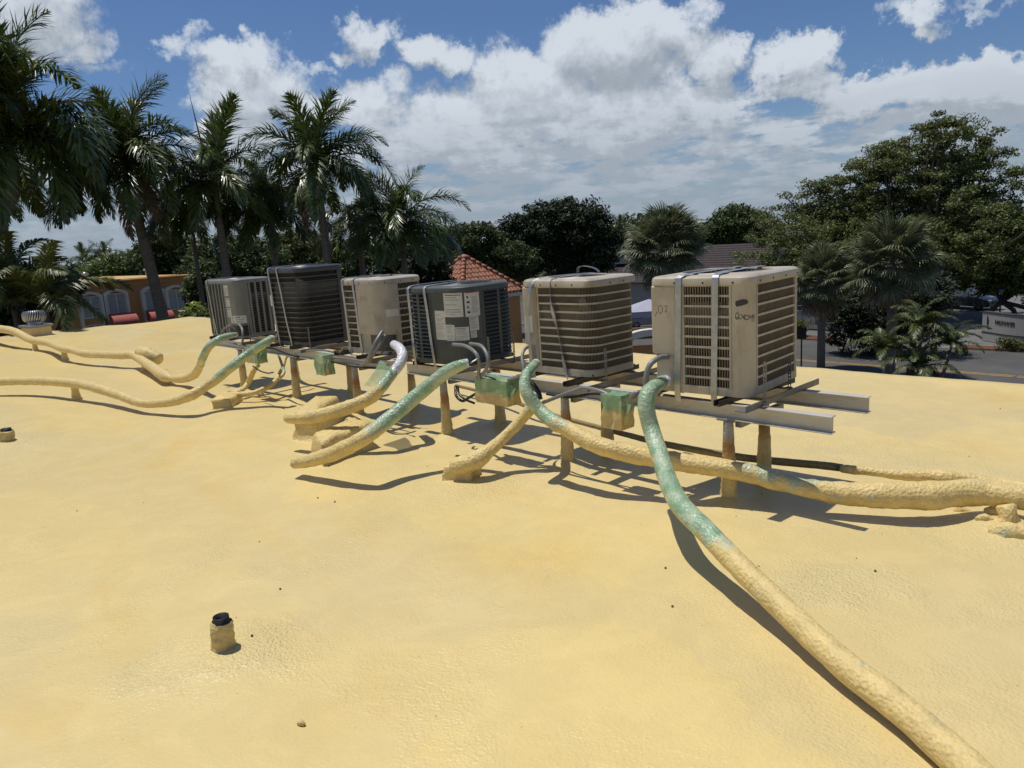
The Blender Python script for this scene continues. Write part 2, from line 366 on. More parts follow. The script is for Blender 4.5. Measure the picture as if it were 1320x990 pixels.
def film_mat(name, col, alpha=.75):
    m, nt, b = new_mat(name); L = nt.links
    tc = N_(nt, 'ShaderNodeTexCoord'); at = N_(nt, 'ShaderNodeAttribute', attribute_name='paint')
    n1 = N_(nt, 'ShaderNodeTexNoise', Scale=9.0, Detail=7.0, Roughness=.7, Distortion=1.2); L.new(tc.outputs['Object'], n1.inputs['Vector'])
    mr = N_(nt, 'ShaderNodeMapRange'); L.new(n1.outputs['Fac'], mr.inputs[0]); mr.inputs[1].default_value = .3; mr.inputs[2].default_value = .7; mr.inputs[3].default_value = .65; mr.inputs[4].default_value = 1.35
    mx = N_(nt, 'ShaderNodeMix', data_type='RGBA', blend_type='MULTIPLY'); mx.inputs[0].default_value = 1; L.new(at.outputs['Color'], mx.inputs[6]); L.new(mr.outputs[0], mx.inputs[7]); L.new(mx.outputs[2], b.inputs['Base Color'])
    n2 = N_(nt, 'ShaderNodeTexNoise', Scale=30.0, Detail=4.0, Roughness=.5, Distortion=2.0); L.new(tc.outputs['Object'], n2.inputs['Vector'])
    bp = N_(nt, 'ShaderNodeBump'); bp.inputs['Strength'].default_value = .7; bp.inputs['Distance'].default_value = .01; L.new(n2.outputs['Fac'], bp.inputs['Height']); L.new(bp.outputs[0], b.inputs['Normal'])
    b.inputs['Roughness'].default_value = .22; b.inputs['Specular IOR Level'].default_value = .6; b.inputs['Alpha'].default_value = alpha
    return m
M = {}
M['roof'] = roof_material(); M['foam'] = painted_foam('painted_foam'); M['smoothfoam'] = painted_foam('wrapped_pipe', .35, .33, 30.0)
M['film'] = film_mat('green_film', GREEN)
M['wire'] = simple('grille_wire', (.235, .195, .135), .6)
M['beige'] = simple('beige_enamel', (.48, .425, .33), .42, 0, .08, 4, .05, 200, dirt=(.33, .27, .18), dirt_scale=5.5, dirt_amt=.75, stretch=(1, 1, .35))
M['beige_dark'] = simple('weathered_beige', (.42, .375, .30), .5, 0, .12, 5, .05, 150, dirt=(.25, .205, .15), dirt_scale=6, dirt_amt=.5)
M['dark'] = simple('dark_green_grey_enamel', (.066, .076, .071), .5, 0, .1, 5, .05, 200, dirt=(.09, .09, .08), dirt_scale=5, dirt_amt=.5)
M['char'] = simple('charcoal_enamel', (.05, .05, .052), .35, 0, .1, 5, .04, 200, dirt=(.10, .09, .08), dirt_scale=4, dirt_amt=.5)
M['grey'] = simple('grey_enamel', (.19, .195, .18), .4, 0, .1, 5, .05, 200, dirt=(.2, .18, .14), dirt_scale=4, dirt_amt=.45)
M['coil_b'] = simple('coil_brown', (.040, .030, .018), .75, 0, .25, 30, .5, 300)
M['coil_d'] = simple('coil_dark', (.024, .021, .017), .8, 0, .25, 30, .5, 300)
M['black'] = simple('black_plastic', (.012, .012, .013), .5)
M['alu'] = simple('mill_aluminium', (.60, .57, .51), .5, .25, .1, 3, .12, 90, dirt=(.34, .31, .26), dirt_scale=3, dirt_amt=.6, stretch=(1, 6, 6))
M['galv'] = simple('galvanised_steel', (.42, .43, .45), .38, .75, .18, 14, .1, 80)
M['strut'] = simple('weathered_strut', (.20, .19, .19), .45, .5, .2, 9, .1, 90)
M['rail'] = simple('dark_rail', (.055, .045, .038), .5, .3, .2, 9)
M['conduit'] = simple('grey_conduit', (.20, .20, .20), .4, 0, .1, 9)
M['white'] = simple('white_label', (.62, .61, .56), .6, 0, .06, 20, dirt=(.45, .42, .36), dirt_scale=12, dirt_amt=.4)
M['red'] = simple('red_print', (.45, .06, .03), .6)
M['ink'] = simple('dark_print', (.05, .05, .05), .7)
M['inklight'] = simple('grey_print', (.33, .33, .31), .7)
M['asphalt'] = simple('asphalt', (.085, .082, .078), .9, 0, .22, .35, .3, 40, dirt=(.055, .054, .052), dirt_scale=.5, dirt_amt=.6)
M['drive'] = simple('pale_drive', (.15, .145, .14), .9, 0, .15, .5, .2, 40, dirt=(.10, .098, .095), dirt_scale=.7, dirt_amt=.6)
M['grass'] = simple('lawn', (.045, .06, .02), .95, 0, .4, 2.0, .5, 30)
M['kerb'] = simple('kerb_concrete', (.33, .32, .30), .85, 0, .15, 2)
M['yellow'] = simple('yellow_road_paint', (.42, .24, .05), .8, 0, .3, 4, dirt=(.09, .085, .08), dirt_scale=6, dirt_amt=.8)
M['mulch'] = simple('red_mulch', (.12, .045, .025), .95, 0, .4, 8, .6, 30)
M['stucco'] = simple('orange_stucco', (.52, .27, .10), .85, 0, .08, 1.2, .2, 60, dirt=(.28, .14, .055), dirt_scale=1.1, dirt_amt=.4)
M['cream'] = simple('cream_trim', (.64, .60, .51), .8, 0, .08, 3)
M['glass'] = simple('window_glass', (.10, .12, .13), .12, 0, .1, 2)
M['curtain'] = simple('curtained_window', (.30, .33, .335), .25, 0, .12, 3)
M['awning'] = simple('red_awning', (.36, .075, .055), .7, 0, .12, 4)
M['tile'] = simple('terracotta_tile', (.36, .15, .085), .75, 0, .3, 3.5, .2, 40, dirt=(.22, .07, .04), dirt_scale=1.6, dirt_amt=.6)
M['shingle'] = simple('dark_shingle', (.045, .032, .033), .9, 0, .3, 3, .4, 20)
M['wallwhite'] = simple('pale_wall', (.36, .35, .32), .85, 0, .08, 1.0, .1, 30, dirt=(.27, .26, .23), dirt_scale=1, dirt_amt=.4)
M['trunk'] = simple('palm_trunk', (.17, .15, .125), .9, 0, .25, 4, .8, 20, stretch=(1, 1, 4))
M['bark'] = simple('tree_bark', (.10, .08, .06), .95, 0, .3, 5, .9, 14, stretch=(1, 1, .4))
M['shaft'] = simple('green_crownshaft', (.09, .13, .045), .5, 0, .2, 3)
M['palm'] = leaf_mat('palm_frond', [(.040, .071, .018), (.081, .119, .027), (.160, .189, .054)], .34, .22, .6)
M['palm_young'] = leaf_mat('young_palm_frond', [(.066, .094, .020), (.121, .138, .033), (.165, .154, .050)], .4, .35)
M['palm_dead'] = leaf_mat('dead_palm_frond', [(.132, .088, .050), (.209, .154, .099), (.286, .220, .154)], .7, .2)
M['fan'] = leaf_mat('fan_palm_leaf', [(.083, .099, .042), (.145, .166, .078), (.242, .250, .127)], .5, .2, .5)
M['areca'] = leaf_mat('feather_palm_leaf', [(.060, .086, .024), (.102, .132, .038), (.180, .198, .072)], .42, .25, .45)
M['leaf_olive'] = leaf_mat('olive_leaf', [(.070, .091, .023), (.121, .147, .040), (.217, .242, .090)], .6, .25, .3)
M['leaf_dark'] = leaf_mat('dark_leaf', [(.013, .024, .008), (.022, .038, .013), (.045, .064, .022)], .6, .1, .3)
M['leaf_mid'] = leaf_mat('mid_green_leaf', [(.037, .062, .018), (.065, .096, .025), (.111, .140, .041)], .6, .2, .3)
M['leaf_bright'] = leaf_mat('bright_green_leaf', [(.062, .109, .018), (.109, .163, .031), (.171, .217, .047)], .5, .3)
M['leaf_yellow'] = leaf_mat('yellow_green_leaf', [(.2, .25, .03), (.32, .38, .05)], .5, .3)
M['leaf_hedge'] = leaf_mat('hedge_leaf', [(.05, .07, .015), (.11, .125, .025), (.17, .16, .035)], .5, .2)
M['car_white'] = simple('white_car_paint', (.62, .63, .66), .2, 0, .02, 2); M['car_dark'] = simple('dark_car_paint', (.025, .03, .038), .15, .1, .02, 2, spec=.8)
M['car_silver'] = simple('silver_car_paint', (.30, .31, .33), .25, .4, .02, 2)
M['tyre'] = simple('tyre_rubber', (.012, .012, .012), .8); M['lampglass'] = simple('headlamp_glass', (.5, .52, .55), .1)
M['canvas'] = simple('pale_canvas', (.38, .38, .46), .8, 0, .06, 2)

# ------------------------------------------------------------------ large structure: the foam roof
RX0, RX1, RY0, RY1 = -23.2, 9.0, -7.0, 8.5
MOUNDS = [(-3.18, 1.1, .30, .035), (-9.05, 1.29, .5, .04), (-0.98, 4.62, .22, .07), (-4.15, 3.35, .3, .03), (-8.4, 3.35, .35, .02), (-5.4, 3.0, .6, .03), (-6.6, 3.5, .5, .03), (-23.0, 4.5, .9, .05)]
FRONT_POSTS = [-2.37, -3.75, -5.23, -6.71, -8.06, -9.5]; REAR_POSTS = [-2.44, -3.84, -5.15, -6.55, -7.8, -9.2]
for s_ in FRONT_POSTS: MOUNDS.append((s_, 4.03, .12, .05))
for s_ in REAR_POSTS: MOUNDS.append((s_, 4.65, .11, .045))
def roof_z(x, y):
    x = np.asarray(x, float); y = np.asarray(y, float)
    z = .034 * vnoise(x * .42 + .15 * y, y * .55, 1) + .010 * vnoise(x * 1.1 + .5 * y, y * 1.4, 2) + .0035 * vnoise(x * 3.0, y * 3.6, 3) + .0022 * vnoise(x * 8, y * 9, 4)
    for (a, b, r, h) in MOUNDS: z = z + h * np.exp(-((x - a) ** 2 + (y - b) ** 2) / (r * r))
    # a raised seam of older roofing under the foam, and a shallow valley beside it
    d = (y - 2.35) + .18 * (x + 3) + .12 * np.sin(x * .9)
    z = z + .018 * np.exp(-(d / .28) ** 2) - .012 * np.exp(-((d + .75) / .5) ** 2)
    edge = np.minimum(np.minimum(RY1 - y, x - RX0), 2.0); z = z + .035 * np.exp(-(edge / .16) ** 2)
    return z
def rz(x, y): return float(roof_z(x, y))
def make_roof():
    xs = np.concatenate([np.arange(RX0, -12, .09), np.arange(-12, 3.0, .045), np.arange(3.0, RX1 + .01, .12)])
    ys = np.concatenate([np.arange(RY0, 0, .12), np.arange(0, 5.2, .045), np.arange(5.2, RY1 - .001, .075), [RY1]])
    X, Y = np.meshgrid(xs, ys); Z = roof_z(X, Y); ny, nx = X.shape
    # wrap the rim down over the edges
    v = np.stack([X, Y, Z], -1).reshape(-1, 3); i = np.arange((ny - 1) * (nx - 1)); r = i // (nx - 1); c = i % (nx - 1)
    a = r * nx + c; f = np.stack([a, a + 1, a + nx + 1, a + nx], -1)
    rim = []; ex = []
    def skirt(idx, off):
        nonlocal v, f
        base = len(v); p = v[idx].copy(); p[:, 2] -= .05; p += np.array(off) * .03; q = p.copy(); q[:, 2] -= .14
        v = np.vstack([v, p, q]); n = len(idx); k = np.arange(n - 1)
        f = np.vstack([f, np.stack([idx[:-1], idx[1:], base + k + 1, base + k], -1), np.stack([base + k, base + k + 1, base + n + k + 1, base + n + k], -1)])
    skirt(np.arange(nx) + (ny - 1) * nx, (0, 1, 0)); skirt(np.arange(ny) * nx, (-1, 0, 0)); skirt(np.arange(nx), (0, -1, 0)); skirt(np.arange(ny) * nx + nx - 1, (1, 0, 0))
    me = bpy.data.meshes.new('roof'); me.vertices.add(len(v)); me.vertices.foreach_set('co', v.ravel())
    me.loops.add(len(f) * 4); me.loops.foreach_set('vertex_index', f.ravel()); me.polygons.add(len(f))
    me.polygons.foreach_set('loop_start', np.arange(len(f)) * 4); me.polygons.foreach_set('loop_total', np.full(len(f), 4)); me.polygons.foreach_set('use_smooth', np.ones(len(f), bool))
    x, y = v[:, 0], v[:, 1]; pt = np.zeros(len(v))
    def patch(cx, cy, rx, ry, ang, amp):
        nonlocal pt
        ca, sa = math.cos(ang), math.sin(ang); u = ((x - cx) * ca + (y - cy) * sa) / rx; w = (-(x - cx) * sa + (y - cy) * ca) / ry
        d = np.sqrt(u * u + w * w) + .35 * vnoise(x * 4, y * 4, 9) + .2 * vnoise(x * 11, y * 11, 10); pt = np.maximum(pt, amp * np.clip((1.15 - d) / .3, 0, 1))
    patch(-3.16, 1.05, .42, .26, 1.1, .9); patch(-1.35, 3.35, .42, .20, .9, .85); patch(-1.0, 4.4, .5, .3, .4, .7); patch(-9.0, 1.3, .6, .4, 0, .7); patch(-4.1, 3.3, .5, .35, 0, .5); patch(-2.3, 5.6, 1.5, .35, .1, .6); patch(-5.5, 2.9, .8, .5, .3, .45)
    for s_ in FRONT_POSTS: patch(s_, 4.0, .3, .22, 0, .5)
    ca = me.color_attributes.new('paint', 'FLOAT_COLOR', 'POINT'); cc = np.ones((len(v), 4), np.float32); cc[:, 0] = pt; cc[:, 1] = 0; cc[:, 2] = 0; ca.data.foreach_set('color', cc.ravel())
    me.update(calc_edges=True); me.validate(); me.materials.append(M['roof']); o = obj('roof', me); o['kind'] = 'structure'; return o
make_roof()
GZ = -6.0
bw = thing('building', 'the orange stucco building under the foam roof, its walls seen only from outside', 'building', (0, 0, 0))
MB().box(((RX0 + RX1) / 2, (RY0 + RY1) / 2, (GZ - .10) / 2), (RX1 - RX0 - .1, RY1 - RY0 - .1, -GZ - .12)).build('wall', M['stucco'], bw)

# ground, roads, kerbs
MB().box((0, 0, GZ - .5), (3000, 3000, 1.0)).build('ground', M['grass'])['kind'] = 'structure'
MB().box((-20, 22.3, GZ - .02), (160, 26, .048)).build('car_park', M['asphalt'])['kind'] = 'structure'
MB().box((-20, 41.0, GZ - .02), (300, 10.8, .056)).build('road', M['asphalt'])['kind'] = 'structure'
MB().box((-16.0, 61.5, GZ - .02), (15, 29.8, .060)).build('driveway', M['drive'])['kind'] = 'structure'
MB().box((-45, 58.5, GZ - .02), (42.8, 23.8, .052)).build('far_car_park', M['asphalt'])['kind'] = 'structure'
b_ = MB()
for k in range(14):
    for dy in (-.14, .14): b_.box((-70 + k * 8.2, 39.8 + dy, GZ + .0105), (8.1, .12, .004))
b_.build('road_marking', M['yellow'])['kind'] = 'structure'
b_ = MB(); b_.box((-60, 46.55, GZ + .06), (71, .16, .15)); b_.box((6, 46.55, GZ + .06), (28, .16, .15)); b_.box((-40, 35.4, GZ + .06), (120, .16, .15)); b_.build('kerb', M['kerb'])['kind'] = 'structure'
b_ = MB(); b_.box((-9.5, 47.2, GZ + .03), (6.6, 1.1, .09)); b_.box((-25, 47.6, GZ + .03), (9, 1.6, .09)); b_.build('planting_bed', M['mulch'])['kind'] = 'structure'

# ------------------------------------------------------------------ foam-covered pipes
def foam_tube(name, rows, label=None, cat='pipe', parent=None, step=.03, n=16, mat='foam', amp=.16, group=None):
    """rows: (x, y, z, radius, colour)"""
    q = spline([(*r[:4], *r[4]) for r in rows], step)
    def nf(p, i, d):
        c = q[min(i, len(q) - 1)]; foamy = 1.0 if c[4] > .45 and c[6] < .4 else .35
        v = noise.noise(Vector(p) * 16) * .55 + noise.noise(Vector(p) * 38) * .45
        sag = .10 * max(0.0, -d.z) * noise.noise(Vector(p) * 9 + Vector((3, 1, 5)))
        return 1 + amp * foamy * v + sag * foamy
    def cf(p, c, d):
        if c[2] > .6 or max(c) < .3: return c                              # bare white plastic, olive-brown pipe
        f = (c[0] - c[1] + .16) / .33                                      # 0 green film .. 1 foam
        f = f + .75 * noise.noise(Vector(p) * 11) + .35 * noise.noise(Vector(p) * 31) - (.30 * d.z if f < .9 else 0) * (1 if f > .1 else 0)
        f = min(1.0, max(0.0, (f - .42) / .22)); k = min(1.0, max(0.0, .5 + 1.3 * noise.noise(Vector(p) * 17 + Vector((5, 2, 8)))))
        g = lerp(GREEN, PALEGREEN, k) if c[1] > c[0] else lerp(PALEGREEN, FOAM2, .3)
        return lerp(g, FOAM, f)
    # round off both ends
    rad = [c[3] for c in q]; L_ = len(q)
    pts = [c[:3] for c in q]; cols = [tuple(c[4:7]) for c in q]
    t0 = (np.array(pts[0]) - pts[1]); t0 /= np.linalg.norm(t0); t1 = (np.array(pts[-1]) - pts[-2]); t1 /= np.linalg.norm(t1)
    pts = [pts[0] + t0 * rad[0] * .22] + pts + [pts[-1] + t1 * rad[-1] * .22]; rad = [rad[0] * .80] + rad + [rad[-1] * .80]; cols = [cols[0]] + cols + [cols[-1]]; q = [q[0]] + q + [q[-1]]
    o = MB().tube(pts, rad, n, 0, cols, True, nf, cf).build(name, M[mat], parent, True, True)
    if parent is None: tag(o, label, cat, group)
    return o
def px_rows(rows): return [(*at_z(x, y, z), r, c) for (x, y, z, r, c) in rows]
def lerp(a, b, t): return tuple(a[i] * (1 - t) + b[i] * t for i in range(3))
GF = lerp(GREEN, FOAM2, .55)
foam_tube('foam_covered_pipe', px_rows([(868, 489, .76, .036, WHITE), (856, 492, .765, .040, WHITE), (852, 493, .765, .044, GREEN), (836, 506, .75, .05, PALEGREEN), (833, 525, .67, .052, GREEN), (840, 555, .53, .053, PALEGREEN), (850, 585, .43, .053, PALEGREEN),
    (862, 622, .35, .054, GREEN), (878, 652, .315, .056, PALEGREEN), (905, 680, .28, .055, GREEN), (928, 704, .24, .055, GF), (945, 722, .22, .056, FOAM), (1010, 785, .145, .054, FOAM), (1080, 850, .105, .056, FOAM), (1150, 905, .09, .057, FOAM), (1220, 965, .078, .058, FOAM), (1300, 1040, .07, .058, FOAM), (1420, 1150, .06, .058, FOAM)]),
    'long pipe from the rightmost air conditioner down to the bottom right corner of the photo', n=20, amp=.09)
foam_tube('foam_covered_pipe', px_rows([(691, 468, .80, .034, WHITE), (686, 474, .80, .037, PALEGREEN), (677, 487, .75, .040, GREEN), (679, 507, .65, .045, PALEGREEN), (697, 530, .52, .05, GREEN), (716, 545, .46, .053, GF), (735, 555, .42, .056, FOAM), (770, 573, .36, .060, FOAM), (820, 586, .31, .060, FOAM), (880, 596, .28, .060, FOAM),
    (925, 603, .26, .060, FOAM), (960, 609, .235, .06, lerp(FOAM, GREEN, .25)), (1000, 619, .2, .058, lerp(FOAM, GREEN, .45)), (1040, 629, .17, .055, lerp(FOAM, GREEN, .3)), (1080, 635, .15, .066, FOAM), (1130, 638, .15, .078, FOAM), (1200, 638, .15, .082, FOAM), (1260, 635, .15, .076, FOAM), (1330, 642, .15, .072, FOAM), (1480, 660, .13, .07, FOAM)]),
    'foam-coated pipe looping from the second air conditioner from the right off to the right edge', n=20, amp=.2)
foam_tube('foam_covered_pipe', px_rows([(603, 468, .85, .034, WHITE), (596, 470, .84, .040, PALEGREEN), (575, 480, .78, .052, GREEN), (540, 508, .62, .056, PALEGREEN), (505, 537, .48, .058, GREEN), (485, 553, .42, .058, GF), (468, 565, .38, .058, FOAM), (440, 580, .29, .060, FOAM), (410, 591, .2, .055, FOAM), (380, 597, .13, .045, FOAM)]),
    'pale green wrapped pipe slanting down leftwards from the dark air conditioner covered in labels', amp=.16)
foam_tube('foam_covered_pipe', px_rows([(508, 444, .85, .040, WHITE), (515, 449, .84, .045, WHITE), (519, 458, .79, .047, WHITE), (515, 470, .72, .047, WHITE), (507, 480, .66, .046, WHITE), (503, 485, .64, .048, GREEN), (487, 504, .54, .052, GF), (475, 514, .48, .058, FOAM), (450, 525, .42, .060, FOAM), (410, 536, .35, .058, FOAM), (385, 539, .32, .052, FOAM), (370, 539, .31, .045, FOAM)]),
    'pipe with a bare white elbow under the beige air conditioner, foam coated lower down', amp=.18)
foam_tube('foam_covered_pipe', px_rows([(351, 436, .80, .040, WHITE), (344, 441, .77, .048, PALEGREEN), (325, 453, .67, .052, PALEGREEN), (300, 472, .53, .054, PALEGREEN), (280, 488, .40, .054, lerp(PALEGREEN, FOAM2, .5)), (262, 500, .31, .056, lerp(GREEN, FOAM, .7)), (248, 509, .25, .062, FOAM), (225, 517, .17, .052, FOAM), (200, 520, .12, .05, FOAM), (180, 519, .11, .05, FOAM), (150, 508, .17, .06, FOAM), (120, 499, .22, .062, FOAM), (95, 494, .24, .06, FOAM), (50, 491, .24, .058, FOAM), (0, 492, .22, .058, FOAM), (-60, 496, .2, .058, FOAM), (-140, 506, .15, .056, FOAM)]),
    'pale green wrapped pipe from the charcoal air conditioner off to the left edge', step=.05, amp=.16)
foam_tube('foam_covered_pipe', px_rows([(305, 431, .76, .026, OLIVE), (300, 432, .77, .036, PALEGREEN), (285, 436, .76, .045, PALEGREEN), (270, 446, .68, .048, PALEGREEN), (262, 460, .54, .048, PALEGREEN), (257, 473, .38, .048, lerp(PALEGREEN, FOAM2, .5)), (250, 483, .22, .06, FOAM), (236, 488, .12, .06, FOAM), (222, 488, .10, .05, FOAM), (213, 485, .12, .085, FOAM), (200, 476, .15, .078, FOAM), (185, 466, .20, .07, FOAM), (172, 458, .24, .07, FOAM), (155, 458, .23, .065, FOAM), (110, 456, .2, .068, FOAM), (95, 452, .22, .06, FOAM),
    (80, 449, .24, .07, FOAM), (62, 442, .24, .072, FOAM), (40, 438, .22, .085, FOAM), (20, 428, .36, .09, FOAM), (0, 424, .40, .09, FOAM), (-20, 425, .36, .09, FOAM), (-60, 433, .30, .09, FOAM), (-130, 446, .25, .09, FOAM)]),
    'pipe from the farthest grey air conditioner winding away along the far left of the roof', step=.06, amp=.16)
foam_tube('foam_covered_pipe', px_rows([(588, 497, .12, .018, OLIVE), (640, 510, .12, .02, OLIVE), (700, 531, .11, .02, OLIVE), (780, 553, .10, .022, OLIVE), (860, 573, .09, .026, OLIVE), (960, 590, .08, .028, OLIVE), (1070, 601, .07, .028, OLIVE), (1086, 604, .07, .027, OLIVE), (1092, 605, .07, .028, FOAM2), (1160, 612, .06, .032, FOAM), (1215, 615, .06, .05, FOAM), (1260, 620, .05, .04, FOAM), (1340, 632, .05, .04, FOAM), (1450, 650, .05, .04, FOAM)]),  # olive-brown stretch carries shade in its vertex colour
    'thin pipe lying behind the stand posts, painted shade-brown up to its foam-coloured right end', n=12, amp=.3)

# foam-coated elbows and drips that stand on blocks
def block(name, P, z1, label, shade=FOAM):
    """P: four roof points of the block's foot, z1: top"""
    m = MB(); k = 8; P = [np.array(p[:2], float) for p in P]; vs = []; fs = []
    rings = [(0, 1.16), (.10, 1.06), (.25, 1.0), (.45, .985), (.65, .985), (.82, .98), (.93, .95), (1.0, .86)]
    c = sum(P) / 4; ring = []
    for i in range(4):
        a, b = P[i], P[(i + 1) % 4]
        for j in range(k): ring.append(a + (b - a) * j / k)
    n = len(ring); z0 = rz(*c) - .03
    for (t, sc) in rings:
        for p in ring:
            q = c + (p - c) * sc; z = z0 + (z1 - z0) * t; w = noise.noise(Vector((q[0] * 8, q[1] * 8, z * 9))) * .022 + noise.noise(Vector((q[0] * 24, q[1] * 24, z * 24))) * .010
            vs.append((q[0] + w, q[1] + w, z + w * .8))
    for r_ in range(len(rings) - 1):
        for j in range(n): fs.append((r_ * n + j, r_ * n + (j + 1) % n, (r_ + 1) * n + (j + 1) % n, (r_ + 1) * n + j))
    vs.append((c[0], c[1], z1 + .004)); o_ = (len(rings) - 1) * n
    for j in range(n): fs.append((o_ + j, o_ + (j + 1) % n, len(vs) - 1))
    m.add(vs, fs, 0, [shade] * len(vs)); o = m.build(name, M['foam'], None, True, True)
    return tag(o, label, 'block', 'foam coated support blocks')
block('support_block', [(-6.38, 3.14), (-6.16, 3.26), (-6.74, 3.86), (-6.95, 3.72)], .285, 'foam-coated wooden block under the pipe with the white elbow')
block('support_block', [(-5.62, 2.90), (-5.30, 2.82), (-5.52, 3.46), (-5.86, 3.50)], .24, 'foam-coated wooden block under the pale green pipe of the labelled dark air conditioner')
block('support_block', [(-4.22, 3.20), (-4.01, 3.30), (-4.16, 3.52), (-4.37, 3.42)], .135, 'small foam-coated block at the foot of the short slanting pipe below the two green boxes')
block('support_block', [(-8.48, 3.20), (-8.26, 3.34), (-8.62, 3.62), (-8.84, 3.48)], .16, 'small foam-coated block where two thin pipes meet, farther left on the roof')
foam_tube('drain_pipe', px_rows([(690, 507, .60, .030, GREEN), (687, 520, .52, .044, GREEN), (682, 529, .47, .046, GF), (668, 546, .37, .042, FOAM), (645, 568, .26, .042, FOAM), (628, 583, .21, .055, FOAM), (612, 594, .17, .07, FOAM), (596, 600, .14, .07, FOAM), (584, 602, .125, .05, FOAM)]), 'short foam-coated pipe slanting from under the larger green box to a small block', amp=.2)
foam_tube('drain_pipe', px_rows([(384, 437, .66, .014, GREEN), (378, 445, .60, .018, GF), (368, 462, .46, .022, FOAM2), (361, 482, .30, .028, FOAM), (348, 497, .20, .032, FOAM), (325, 507, .15, .03, FOAM), (305, 509, .14, .036, FOAM), (288, 514, .12, .05, FOAM)]), 'thin curved drain pipe hanging under the charcoal air conditioner and ending on a small block', amp=.2)
foam_tube('drain_pipe', px_rows([(333, 470, .42, .03, GREEN), (326, 480, .33, .032, FOAM), (319, 495, .18, .034, FOAM), (308, 505, .13, .03, FOAM), (295, 506, .13, .032, FOAM), (284, 514, .12, .036, FOAM)]), 'short bent drain pipe below the leftmost green wrapped box', amp=.2)
foam_tube('drain_pipe', px_rows([(356, 449, .60, .012, GREEN), (362, 466, .46, .016, GREEN), (366, 480, .36, .02, GF), (360, 488, .30, .022, FOAM)]), 'thin green hose joining the curved drain pipe under the charcoal air conditioner', n=10, amp=.15)
# short props under the pipes
for (x, y, zt, lab) in [(46, 452, .20, 'stubby foam-coated prop under the far pipe, nearest the turbine vent'), (84, 463, .20, 'stubby foam-coated prop under the far pipe, second from the turbine vent'), (188, 479, .17, 'stubby foam-coated prop under the bend of the far pipe'), (99, 515, .2, 'stubby foam-coated prop under the nearer pipe at the left')]:
    p = at_z(x, y, 0); z0 = rz(p[0], p[1]); foam_tube('pipe_prop', [(p[0], p[1], z0 - .04, .10, FOAM), (p[0], p[1], z0 + .03, .06, FOAM), (p[0], p[1], zt * .6, .045, FOAM), (p[0], p[1], zt, .05, FOAM)], lab, 'pipe prop', group='props under the roof pipes')
p = at_z(191, 459, .25); foam_tube('pipe_stub', [(p[0] - .25, p[1] - .02, .30, .10, FOAM), (p[0], p[1], .27, .12, FOAM), (p[0] + .2, p[1] + .1, .2, .09, FOAM)], 'swollen foam-coated pipe end beside the bend of the far pipe', 'pipe', amp=.3)
p = at_z(1296, 662, .08)
foam_tube('pipe_prop', [(p[0], p[1], -.02, .10, FOAM), (p[0] + .02, p[1], .05, .05, FOAM), (p[0], p[1] + .01, .12, .045, FOAM)], 'lumpy foam-coated prop under the thick pipe at the right edge', 'pipe prop', amp=.5)
for (x, y, r_, lab) in [(1297, 688, .06, 'biggest lump of overflowed foam, nearest the right edge prop'), (1240, 655, .03, 'small flat foam lump farthest left below the thick pipe'), (1285, 668, .045, 'foam lump touching the prop of the thick pipe'), (1314, 690, .05, 'foam lump at the very right edge of the photo'), (1268, 674, .03, 'little foam lump left of the biggest one')]:
    p = at_z(x, y, .02); foam_tube('foam_lump', [(p[0] - r_ * 1.2, p[1], rz(p[0], p[1]) - .01, r_ * .6, FOAM), (p[0], p[1] + .01, rz(p[0], p[1]) + .005, r_, FOAM), (p[0] + r_ * 1.2, p[1] + .02, rz(p[0], p[1]) - .01, r_ * .6, FOAM)], lab, 'foam lump', n=12, amp=.7, group='foam lumps by the thick pipe')

# ------------------------------------------------------------------ small roof vents and bits
def vent_stack(x, y, h, r, label):
    z0 = rz(x, y); t = thing('vent_pipe', label, 'vent pipe', (x, y, z0))
    def nf(p, i, d): return 1 + .30 * (noise.noise(Vector(p) * 30) * .6 + noise.noise(Vector(p) * 60) * .5)
    pts = [(0, 0, -.03)] + [(.0013 * k, .0006 * k, h * .84 * k / 9) for k in range(10)]
    MB().tube(pts, [r * 1.6, r * 1.45] + [r * 1.38] * 8 + [r * 1.12], 32, 0, [FOAM2] * 11, False, nf).build('foam_coat', M['foam'], t, True, True)
    c = (.011, .005, 0); MB().lathe([(r * .98, h * .5), (r * .99, h), (r * .86, h), (r * .84, h * .2)], 28, c).build('pipe', M['black'], t, True)
    MB().lathe([(0, .0), (r * .85, .0)], 20, (c[0], c[1], h * .3)).build('pipe_inside', M['black'], t)
    return t
vent_stack(-3.165, 1.09, .15, .035, 'small open black vent pipe coated in foam, alone in the foreground')
vent_stack(-9.05, 1.29, .125, .05, 'small foam-coated vent pipe at the left edge of the photo')
p = at_z(388, 931, .01)
b_ = MB(); b_.tube([(p[0] - .012, p[1] - .008, rz(p[0], p[1]) + .004), (p[0], p[1], rz(p[0], p[1]) + .011), (p[0] + .014, p[1] + .006, rz(p[0], p[1]) + .004)], [.006, .011, .007], 10, 0, [FOAM2] * 3)
tag(b_.build('foam_crumb', M['foam'], None, True, True), 'small crumb of foam lying in the foreground', 'foam crumb')
b_ = MB()
for k in range(28):
    x, y = rnd.uniform(-7, 1.2), rnd.uniform(.8, 7.5); r_ = rnd.uniform(.0025, .006)
    b_.lathe([(0, -r_), (r_, 0), (r_ * .7, r_ * .7), (0, r_)], 6, (x, y, rz(x, y) + r_ * .4))
for (x, y) in [(361, 757), (1001, 1170), (326, 828), (858, 737), (1128, 743), (867, 787), (410, 644), (432, 650)]:
    p = at_z(x, y, 0); b_.lathe([(0, -.006), (.007, 0), (.004, .006), (0, .007)], 6, (p[0], p[1], rz(p[0], p[1]) + .003))
b_.build('grit', simple('grit', (.16, .10, .05), .9))['kind'] = 'stuff'

